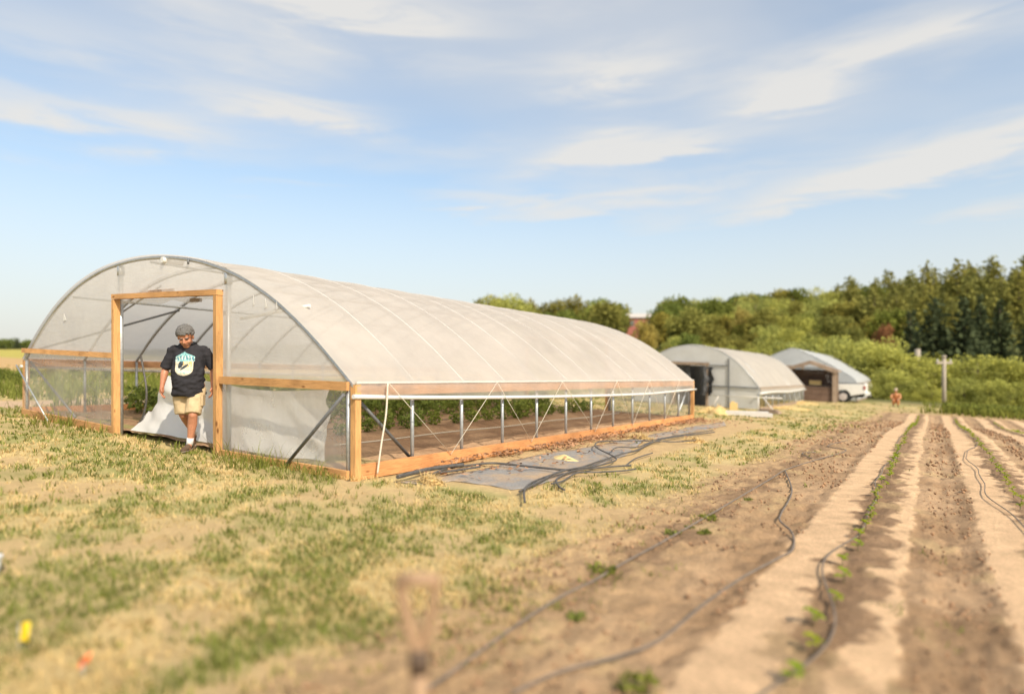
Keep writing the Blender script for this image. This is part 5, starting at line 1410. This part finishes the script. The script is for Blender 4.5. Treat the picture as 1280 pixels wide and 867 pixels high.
# ------------------------------------------------------------------ people
def remesh(mb, voxel, smooth_it=4, disp=None):
    me = mb.mesh('tmp', None)
    ob = bpy.data.objects.new('tmp', me); COL.objects.link(ob)
    r = ob.modifiers.new('r', 'REMESH'); r.mode = 'VOXEL'; r.voxel_size = voxel; r.use_smooth_shade = True
    s = ob.modifiers.new('s', 'SMOOTH'); s.iterations = smooth_it; s.factor = 0.5
    dg = bpy.context.evaluated_depsgraph_get(); dg.update()
    out = bpy.data.meshes.new_from_object(ob.evaluated_get(dg))
    bpy.data.objects.remove(ob); bpy.data.meshes.remove(me)
    if disp:
        out.update()
        nr = [v.normal.copy() for v in out.vertices]
        for v, n in zip(out.vertices, nr): v.co += n * disp(v.co)
    out.polygons.foreach_set('use_smooth', [True] * len(out.polygons))
    out.update()
    return out
def loft(mb, rings, n=18):
    """rings: (centre, rx, ry[, tilt about x]) closed tube with elliptical sections in the local xy plane"""
    b = len(mb.v)
    for c, rx, ry, *t in rings:
        q = Matrix.Rotation(t[0], 3, 'X') if t else Matrix.Identity(3)
        for k in range(n):
            a = 2 * math.pi * k / n
            mb.v.append(tuple(Vector(c) + q @ Vector((rx * math.cos(a), ry * math.sin(a), 0))))
    m = len(rings)
    for i in range(m - 1):
        for k in range(n):
            k2 = (k + 1) % n
            mb.f.append((b + i * n + k, b + i * n + k2, b + (i + 1) * n + k2, b + (i + 1) * n + k))
    mb.f.append(tuple(b + k for k in reversed(range(n)))); mb.f.append(tuple(b + (m - 1) * n + k for k in range(n)))
    return mb
def limb(mb, pts, rs, n=12):
    mb.tube(pts, rs, n); mb.ellip(pts[0], (rs[0],) * 3, 10, 7); mb.ellip(pts[-1], (rs[-1],) * 3, 10, 7)
def hand(mb, wrist, side, pitch=0.15):
    """relaxed hand hanging from the wrist; thumb towards the front (-y)"""
    w = Vector(wrist); d = Vector((0.0, -pitch, -1)).normalized(); f = Vector((0, -1, 0)) - d * Vector((0, -1, 0)).dot(d); f.normalize()
    inn = Vector((-side, 0, 0))
    for k, t in enumerate((0.0, 0.33, 0.66, 1.0)):
        pass
    mb.tube([w, w + d * 0.035, w + d * 0.075, w + d * 0.098], [0.027, 0.030, 0.033, 0.028], 10)
    for off in (-0.026, 0.026): mb.tube([w + d * 0.02 + f * off * 0.4, w + d * 0.06 + f * off, w + d * 0.095 + f * off * 0.9], [0.02, 0.019, 0.015], 8)
    for i, (o, L) in enumerate(((0.032, 0.078), (0.011, 0.088), (-0.011, 0.082), (-0.032, 0.064))):
        b0 = w + d * 0.088 + f * o
        k1 = b0 + d * L * 0.45 + inn * 0.008; k2 = k1 + d * L * 0.33 + inn * 0.018; k3 = k2 + d * L * 0.2 + inn * 0.020
        mb.tube([b0, k1, k2, k3], [0.0105, 0.0095, 0.0088, 0.007], 8)
    t0 = w + d * 0.03 + f * 0.03; t1 = t0 + f * 0.028 + d * 0.032 + inn * 0.010; t2 = t1 + d * 0.034 + f * 0.006 + inn * 0.012
    mb.tube([t0 - f * 0.015, t0, t1, t2], [0.015, 0.014, 0.012, 0.009], 8)
def head(mb, c, rot, s=1.0):
    q = rot
    def h(p): return Vector(c) + q @ (Vector(p) * s)
    mb.ellip(h((0, 0.012, 0.035)), (0.082 * s, 0.098 * s, 0.095 * s), 18, 12, q)      # skull
    mb.ellip(h((0, -0.028, -0.035)), (0.066 * s, 0.066 * s, 0.085 * s), 16, 10, q)    # face
    mb.ellip(h((0, -0.045, -0.100)), (0.040 * s, 0.036 * s, 0.030 * s), 12, 8, q)     # chin
    mb.ellip(h((0, 0.0, -0.06)), (0.068 * s, 0.06 * s, 0.05 * s), 12, 8, q)           # jaw
    mb.tube([h((0, -0.088, 0.012)), h((0, -0.100, -0.012)), h((0, -0.113, -0.034))], [0.009 * s, 0.012 * s, 0.016 * s], 8)   # nose
    for e in (-1, 1):
        mb.ellip(h((e * 0.013, -0.100, -0.037)), (0.010 * s, 0.012 * s, 0.009 * s), 8, 6, q)
        mb.ellip(h((e * 0.030, -0.080, 0.020)), (0.026 * s, 0.014 * s, 0.010 * s), 10, 6, q)      # brow
        mb.ellip(h((e * 0.040, -0.066, -0.030)), (0.024 * s, 0.022 * s, 0.022 * s), 10, 6, q)     # cheek
        mb.ellip(h((e * 0.080, 0.008, -0.012)), (0.012 * s, 0.024 * s, 0.034 * s), 10, 7, q)      # ear
    mb.ellip(h((0, -0.084, -0.066)), (0.026 * s, 0.012 * s, 0.007 * s), 10, 6, q)     # upper lip
    mb.ellip(h((0, -0.080, -0.078)), (0.022 * s, 0.012 * s, 0.007 * s), 10, 6, q)     # lower lip
def skin_mat(name, base):
    m, nt, out = new_mat(name)
    p = nt.nodes.new('ShaderNodeBsdfPrincipled'); nt.links.new(p.outputs[0], out.inputs[0])
    a = nt.nodes.new('ShaderNodeAttribute'); a.attribute_name = 'col'
    nz = tex_noise(nt, 45, 4, 0.6)
    v = ramp(nt, nz, [(0.3, (0.85, 0.82, 0.80)), (0.7, (1.08, 1.06, 1.05))])
    nt.links.new(mix_rgb(nt, 1.0, a.outputs['Color'], v, 'MULTIPLY'), p.inputs['Base Color'])
    p.inputs['Roughness'].default_value = 0.48; p.inputs['Subsurface Weight'].default_value = 0.0
    p.inputs['Specular IOR Level'].default_value = 0.4
    return m
def put_col(me, fn):
    a = me.color_attributes.new('col', 'FLOAT_COLOR', 'POINT')
    a.data.foreach_set('color', [x for v in me.vertices for x in (*fn(v.co), 1.0)])
def cloth(name, col, rough=0.9, var=0.12, scale=30):
    return simple(name, col, rough, var, scale, bmp=0.25, spec=0.15, bdist=0.003)

def walking_man():
    gx, gy = gp(236, 562)
    T = empty('person', P(gx, gy, 0.005), math.radians(46), 'grey-haired man in black printed T-shirt and khaki shorts walking out of the tunnel doorway', 'person')
    # joints; he faces local -y, his left is +x
    hipL, kneeL, ankL = Vector((0.105, 0.02, 0.86)), Vector((0.085, -0.13, 0.475)), Vector((0.030, -0.075, 0.085))
    hipR, kneeR, ankR = Vector((-0.105, 0.03, 0.86)), Vector((-0.075, 0.03, 0.475)), Vector((-0.035, 0.37, 0.19))
    body = MB()
    loft(body, [((0, 0.02, 0.80), 0.16, 0.12), ((0, 0.02, 0.90), 0.175, 0.135), ((0, -0.02, 1.02), 0.185, 0.16), ((0, -0.02, 1.15), 0.18, 0.155), ((0, 0.0, 1.27), 0.185, 0.13), ((0, 0.02, 1.37), 0.17, 0.10), ((0, 0.02, 1.42), 0.11, 0.08)])
    for s, hp_, kn, an in ((1, hipL, kneeL, ankL), (-1, hipR, kneeR, ankR)):
        calf = kn.lerp(an, 0.3) + Vector((0, 0.022, 0))
        limb(body, [hp_, hp_.lerp(kn, 0.5), kn + Vector((0, 0.005, 0.05)), kn], [0.098, 0.085, 0.064, 0.060])
        limb(body, [kn, calf, kn.lerp(an, 0.65) + Vector((0, 0.008, 0)), an], [0.058, 0.062, 0.046, 0.036])
        body.ellip(kn + Vector((0, -0.030, 0.0)), (0.040, 0.034, 0.046), 10, 7)
    # feet inside the shoes
    body.tube([ankL, ankL + Vector((0, -0.06, -0.05)), ankL + Vector((-0.004, -0.15, -0.06))], [0.036, 0.036, 0.028], 8)
    body.tube([ankR, ankR + Vector((0, -0.05, -0.07)), ankR + Vector((0, -0.09, -0.14))], [0.036, 0.034, 0.028], 8)
    arms = {}
    for s in (-1, 1):
        sh = Vector((s * 0.195, 0.015, 1.355)); el = Vector((s * 0.305, 0.045, 1.085)); wr = Vector((s * (0.325 if s < 0 else 0.315), -0.045 if s > 0 else -0.02, 0.865))
        limb(body, [sh, sh.lerp(el, 0.45), el], [0.052, 0.054, 0.046])
        limb(body, [el, el.lerp(wr, 0.3), el.lerp(wr, 0.7), wr], [0.046, 0.049, 0.037, 0.029])
        hand(body, wr, s, 0.22)
        arms[s] = (sh, el, wr)
    q = Matrix.Rotation(math.radians(32), 3, 'X')
    hc = Vector((-0.012, -0.115, 1.525)); q = Matrix.Rotation(math.radians(-4), 3, 'Y') @ q
    limb(body, [Vector((0, 0.005, 1.38)), Vector((0, -0.03, 1.44)), Vector((-0.006, -0.075, 1.50))], [0.070, 0.062, 0.058])
    head(body, hc, q, 1.12)
    bm_ = remesh(body, 0.0075, 3)
    SK = np.array((0.47, 0.215, 0.125)); qi = q.transposed()
    def colr(p):
        l = qi @ (p - hc) / 1.12
        c = SK.copy()
        if p.z > 1.40 and l.y < 0.0:
            if l.z > 0.045: c = c * 0.95
            for e in (-1, 1):
                if abs(l.x - e * 0.031) < 0.017 and abs(l.z - 0.004) < 0.008 and l.y < -0.05: c = SK * 0.16
                if abs(l.x - e * 0.031) < 0.024 and abs(l.z - 0.023) < 0.006 and l.y < -0.05: c = np.array((0.12, 0.10, 0.09))
            if abs(l.x) < 0.024 and abs(l.z + 0.072) < 0.006 and l.y < -0.06: c = np.array((0.26, 0.075, 0.055))
            if l.z < -0.05 and (abs(l.x) > 0.028 or l.z < -0.085): c = c * 0.62 + np.array((0.30, 0.27, 0.25)) * 0.30   # grey stubble
        elif p.z < 0.95 and abs(p.x) > 0.22: c = SK * np.array((1.02, 0.95, 0.95))
        return c
    put_col(bm_, colr); bm_.materials.append(skin_mat('skin', SK)); bm_.name = 'body'
    link('body', bm_, T)
    # hair: curly grey cap
    hr = MB(); g = random.Random(4)
    for _ in range(460):
        d = Vector((g.gauss(0, 1), g.gauss(0, 1), g.gauss(0, 1))).normalized()
        if d.z < -0.05 and d.y < 0.25: continue
        if d.z < 0.30 and d.y < -0.50: continue
        if d.z < -0.55: continue
        p = Vector((d.x * 0.090, 0.014 + d.y * 0.104, 0.038 + d.z * 0.098)) * 1.12
        hr.ellip(hc + q @ p, tuple(g.uniform(0.012, 0.021) for _ in range(3)), 6, 5)
    hm = remesh(hr, 0.006, 1, lambda p: 0.004 * mnoise.noise(p * 90)); hm.materials.append(simple('grey_hair', (0.125, 0.12, 0.115), 0.8, 0.55, 60, bmp=0.8, bdist=0.01)); link('hair', hm, T)
    # T-shirt
    sh_ = MB()
    loft(sh_, [((0, 0.005, 0.735), 0.205, 0.175, 0.10), ((0, -0.01, 0.80), 0.208, 0.180, 0.06), ((0, -0.03, 0.93), 0.205, 0.190), ((0, -0.035, 1.05), 0.203, 0.195), ((0, -0.02, 1.17), 0.198, 0.175), ((0, 0.005, 1.27), 0.198, 0.148), ((0, 0.02, 1.36), 0.190, 0.118), ((0, 0.015, 1.415), 0.135, 0.098), ((0, -0.005, 1.45), 0.085, 0.082)], 28)
    for s in (-1, 1):
        a, el, wr = arms[s]
        e2 = a.lerp(el, 0.93) + Vector((s * 0.006, 0, 0))
        sh_.ellip(a + Vector((-s * 0.02, 0, -0.01)), (0.075, 0.075, 0.072), 12, 8)
        sh_.tube([a, a.lerp(el, 0.45), e2], [0.072, 0.070, 0.072], 14)
    def wr_fn(p):
        w = 0.017 * mnoise.noise(Vector((p.x * 7 + p.z * 5, p.y * 7, p.z * 15)))
        w += 0.007 * mnoise.noise(Vector((p.x * 16 - p.z * 9, p.y * 16, p.z * 26 + 4)))
        return w * (1.4 if p.z < 1.12 else 0.7)
    sm = remesh(sh_, 0.0095, 4, wr_fn); sm.materials.append(cloth('black_tshirt', (0.030, 0.029, 0.034), 0.85, 0.25, 12)); shirt = link('t_shirt', sm, T)
    nb = MB(); nb.tube([Vector((0.092 * math.cos(t), -0.012 + 0.088 * math.sin(t), 1.437 + 0.018 * math.sin(t))) for t in np.linspace(0, 6.283, 25)], 0.012, 8, False)
    link('collar', nb.mesh('collar', cloth('black_collar', (0.012, 0.012, 0.014))), shirt)
    # printed emblem on the chest: shield, lettering arc and a round bird badge, laid on the cloth
    bv = BVHTree.FromPolygons([v.co for v in sm.vertices], [tuple(p.vertices) for p in sm.polygons])
    nx, nz = 64, 84; x0, x1, z0, z1 = -0.135, 0.115, 1.00, 1.325
    TEAL, TEAL2, CREAM, DARK, GOLD, PALE = (0.20, 0.42, 0.42), (0.07, 0.20, 0.24), (0.60, 0.55, 0.42), (0.035, 0.04, 0.05), (0.52, 0.36, 0.14), (0.50, 0.58, 0.52)
    def emblem(u, v):                                     # u,v in -1..1
        n = 0.5 * mnoise.noise(Vector((u * 6, v * 6, 1))) + 0.35 * mnoise.noise(Vector((u * 14, v * 14, 5)))
        side = 0.97 - 0.10 * max(0, 0.3 - v)
        banner = 0.20 < v < 0.86 - 0.30 * abs(u) ** 1.5 and abs(u) < side
        crest = abs(u + 0.08) < 0.42 and 0.6 < v < 0.99 - 0.55 * abs(u + 0.08)
        if banner or crest:
            arcv = v - (0.50 - 0.16 * u * u)
            if abs(arcv) < 0.17: return PALE if n + 0.25 * math.sin(u * 21 + 0.7 * math.sin(v * 14)) > 0.05 else TEAL2
            return TEAL if n > -0.18 else TEAL2
        w = 0.86 if v > -0.45 else 0.86 * math.sqrt(max(0, 1 - ((-0.45 - v) / 0.52) ** 2))
        if abs(u) < w and v <= 0.20 and v > -0.97:
            if abs(u) > w - 0.10 or v < -0.86: return CREAM
            body = (u + 0.30 - 0.35 * v) ** 2 / 0.06 + (v + 0.08) ** 2 / 0.10
            wing = (u - 0.05) ** 2 / 0.16 + (v + 0.30 - 0.55 * u) ** 2 / 0.014
            if body < 1 or wing < 1: return DARK if n > -0.22 else TEAL2
            if v > -0.26 and u > -0.1: return GOLD if n > -0.05 else CREAM
            if v < -0.62 and n > 0.12: return TEAL
            return CREAM if n > -0.12 else PALE
        return None
    vs, fs, cs = [], [], []
    for j in range(nz):
        for i in range(nx):
            c = emblem(((i + 0.5) / nx) * 2 - 1, ((j + 0.5) / nz) * 2 - 1)
            if c is None: continue
            quad = []
            for di, dj in ((0, 0), (1, 0), (1, 1), (0, 1)):
                X = x0 + (x1 - x0) * (i + di) / nx; Z = z0 + (z1 - z0) * (j + dj) / nz
                hit = bv.ray_cast(Vector((X, -1, Z)), Vector((0, 1, 0)))
                if hit[0] is None: quad = []; break
                quad.append(hit[0] + hit[1] * 0.0025)
            if len(quad) == 4:
                n = len(vs); vs += quad; fs.append((n, n + 1, n + 2, n + 3)); cs += [c] * 4
    pm = mesh_np('shirt_print', np.array([tuple(v) for v in vs]), np.array(fs), None, cols=np.array(cs))
    m, nt, out = new_mat('screen_print'); p = nt.nodes.new('ShaderNodeBsdfPrincipled'); nt.links.new(p.outputs[0], out.inputs[0])
    a = nt.nodes.new('ShaderNodeAttribute'); a.attribute_name = 'col'; nt.links.new(a.outputs['Color'], p.inputs['Base Color']); p.inputs['Roughness'].default_value = 0.8
    pm.materials.append(m); link('shirt_print', pm, shirt)
    # shorts
    st = MB()
    loft(st, [((0, 0.02, 0.72), 0.185, 0.150), ((0, 0.015, 0.80), 0.192, 0.158), ((0, 0.0, 0.93), 0.192, 0.160), ((0, 0, 0.98), 0.185, 0.155)], 24)
    for hp_, kn in ((hipL, kneeL), (hipR, kneeR)):
        e = hp_.lerp(kn, 0.97)
        st.tube([hp_ + Vector((0, 0, -0.02)), hp_.lerp(kn, 0.5), e], [0.118, 0.112, 0.102], 16)
    tm = remesh(st, 0.010, 3, lambda p: 0.010 * mnoise.noise(Vector((p.x * 11 + p.z * 3, p.y * 11, p.z * 9))) + 0.005 * mnoise.noise(p * 26))
    tm.materials.append(cloth('khaki_cotton', (0.50, 0.385, 0.235), 0.9, 0.12, 14)); sho = link('shorts', tm, T)
    pk = MB().box(0.185, 0.212, -0.10, 0.03, 0.60, 0.74); 
    pk.v = [tuple(Vector(v) + Vector((0.0, -0.045, 0))) for v in pk.v]
    link('cargo_pocket', pk.mesh('cargo_pocket', cloth('khaki_pocket', (0.48, 0.37, 0.225))), sho)
    # socks and shoes
    for s, kn, an, fl in ((1, kneeL, ankL, 1), (-1, kneeR, ankR, 0)):
        so = MB(); u = (kn - an).normalized()
        so.tube([an - u * 0.02, an + u * 0.03, an + u * 0.085], [0.047, 0.043, 0.044], 14)
        link('sock', remesh(so, 0.008, 2).copy() if False else so.mesh('sock', cloth('white_sock', (0.66, 0.65, 0.64))), T)
        sb = MB()
        if fl: d = Vector((-0.06, -1, 0)).normalized(); up = Vector((0, 0, 1)); heel = Vector((an.x, an.y + 0.06, 0.0))
        else: d = Vector((0, -0.55, -0.83)).normalized(); up = Vector((0, -0.83, 0.55)); heel = an + Vector((0, 0.075, -0.045))
        sd = d.cross(up)
        for k, (t, w, h) in enumerate(((0.02, 0.036, 0.07), (0.07, 0.042, 0.085), (0.13, 0.045, 0.070), (0.20, 0.050, 0.050), (0.25, 0.046, 0.042), (0.285, 0.034, 0.035))):
            c = heel + d * t + up * (h / 2 + 0.012)
            sb.ellip(c, (w, 0.05, h / 2 + 0.006), 12, 8, Matrix((sd, d, up)).transposed())
        sm2 = remesh(sb, 0.008, 3); sm2.materials.append(cloth('brown_shoe', (0.115, 0.075, 0.05), 0.7, 0.25, 25)); shoe = link('shoe', sm2, T)
        so2 = MB()
        for t, w in ((0.03, 0.038), (0.10, 0.042), (0.18, 0.05), (0.25, 0.048), (0.28, 0.038)):
            so2.ellip(heel + d * t + up * 0.012, (w, 0.05, 0.014), 12, 6, Matrix((sd, d, up)).transposed())
        s2 = remesh(so2, 0.007, 2); s2.materials.append(cloth('pale_sole', (0.32, 0.27, 0.22))); link('sole', s2, shoe)
walking_man()

def far_person():
    t = 38.5; x, y = at(1120, t)
    T = empty('person', P(x, y, 0), math.radians(YAW - 35), 'person in orange clothes and pale cap crouching at the field end', 'person')
    b = MB()
    loft(b, [((0, 0.10, 0.22), 0.17, 0.15), ((0, 0.06, 0.36), 0.17, 0.15), ((0, -0.02, 0.55), 0.17, 0.13), ((0, -0.08, 0.72), 0.19, 0.12), ((0, -0.10, 0.80), 0.12, 0.09)])
    for s in (-1, 1):
        limb(b, [Vector((s * 0.1, 0.08, 0.24)), Vector((s * 0.13, -0.14, 0.34)), Vector((s * 0.13, -0.32, 0.42))], [0.095, 0.085, 0.065])
        limb(b, [Vector((s * 0.13, -0.32, 0.42)), Vector((s * 0.12, -0.24, 0.22)), Vector((s * 0.12, -0.16, 0.06))], [0.062, 0.058, 0.04])
        b.tube([Vector((s * 0.12, -0.12, 0.045)), Vector((s * 0.12, -0.22, 0.04)), Vector((s * 0.12, -0.30, 0.03))], [0.04, 0.042, 0.03], 8)
        limb(b, [Vector((s * 0.20, -0.09, 0.75)), Vector((s * 0.25, -0.22, 0.55)), Vector((s * 0.15, -0.38, 0.47))], [0.06, 0.05, 0.035])
        hand(b, Vector((s * 0.13, -0.40, 0.46)), s, 1.0)
    limb(b, [Vector((0, -0.09, 0.78)), Vector((0, -0.12, 0.88))], [0.06, 0.055])
    hc = Vector((0, -0.15, 0.98)); q = Matrix.Rotation(math.radians(15), 3, 'X'); head(b, hc, q, 1.05)
    me = remesh(b, 0.012, 3); SK = (0.36, 0.19, 0.12)
    def col(p):
        if p.z > 0.86: return SK
        if p.y < -0.36 and p.z > 0.2: return SK
        if p.z < 0.09: return (0.08, 0.06, 0.05)
        return (0.55, 0.25, 0.11)
    put_col(me, col); me.materials.append(skin_mat('orange_clothes', SK)); link('body', me, T)
    c = MB().ellip(hc + q @ Vector((0, 0.01, 0.065)), (0.105, 0.12, 0.085), 14, 9, q); c.ellip(hc + q @ Vector((0, -0.13, 0.06)), (0.07, 0.075, 0.012), 12, 6, q)
    link('cap', c.mesh('cap', cloth('pale_cap', (0.42, 0.34, 0.25))), T)
    h = MB().ellip(hc + q @ Vector((0, 0.05, -0.02)), (0.095, 0.085, 0.09), 12, 8, q); link('hair', h.mesh('hair', simple('dark_hair', (0.03, 0.025, 0.02), 0.7, 0.3, 40)), T)
far_person()
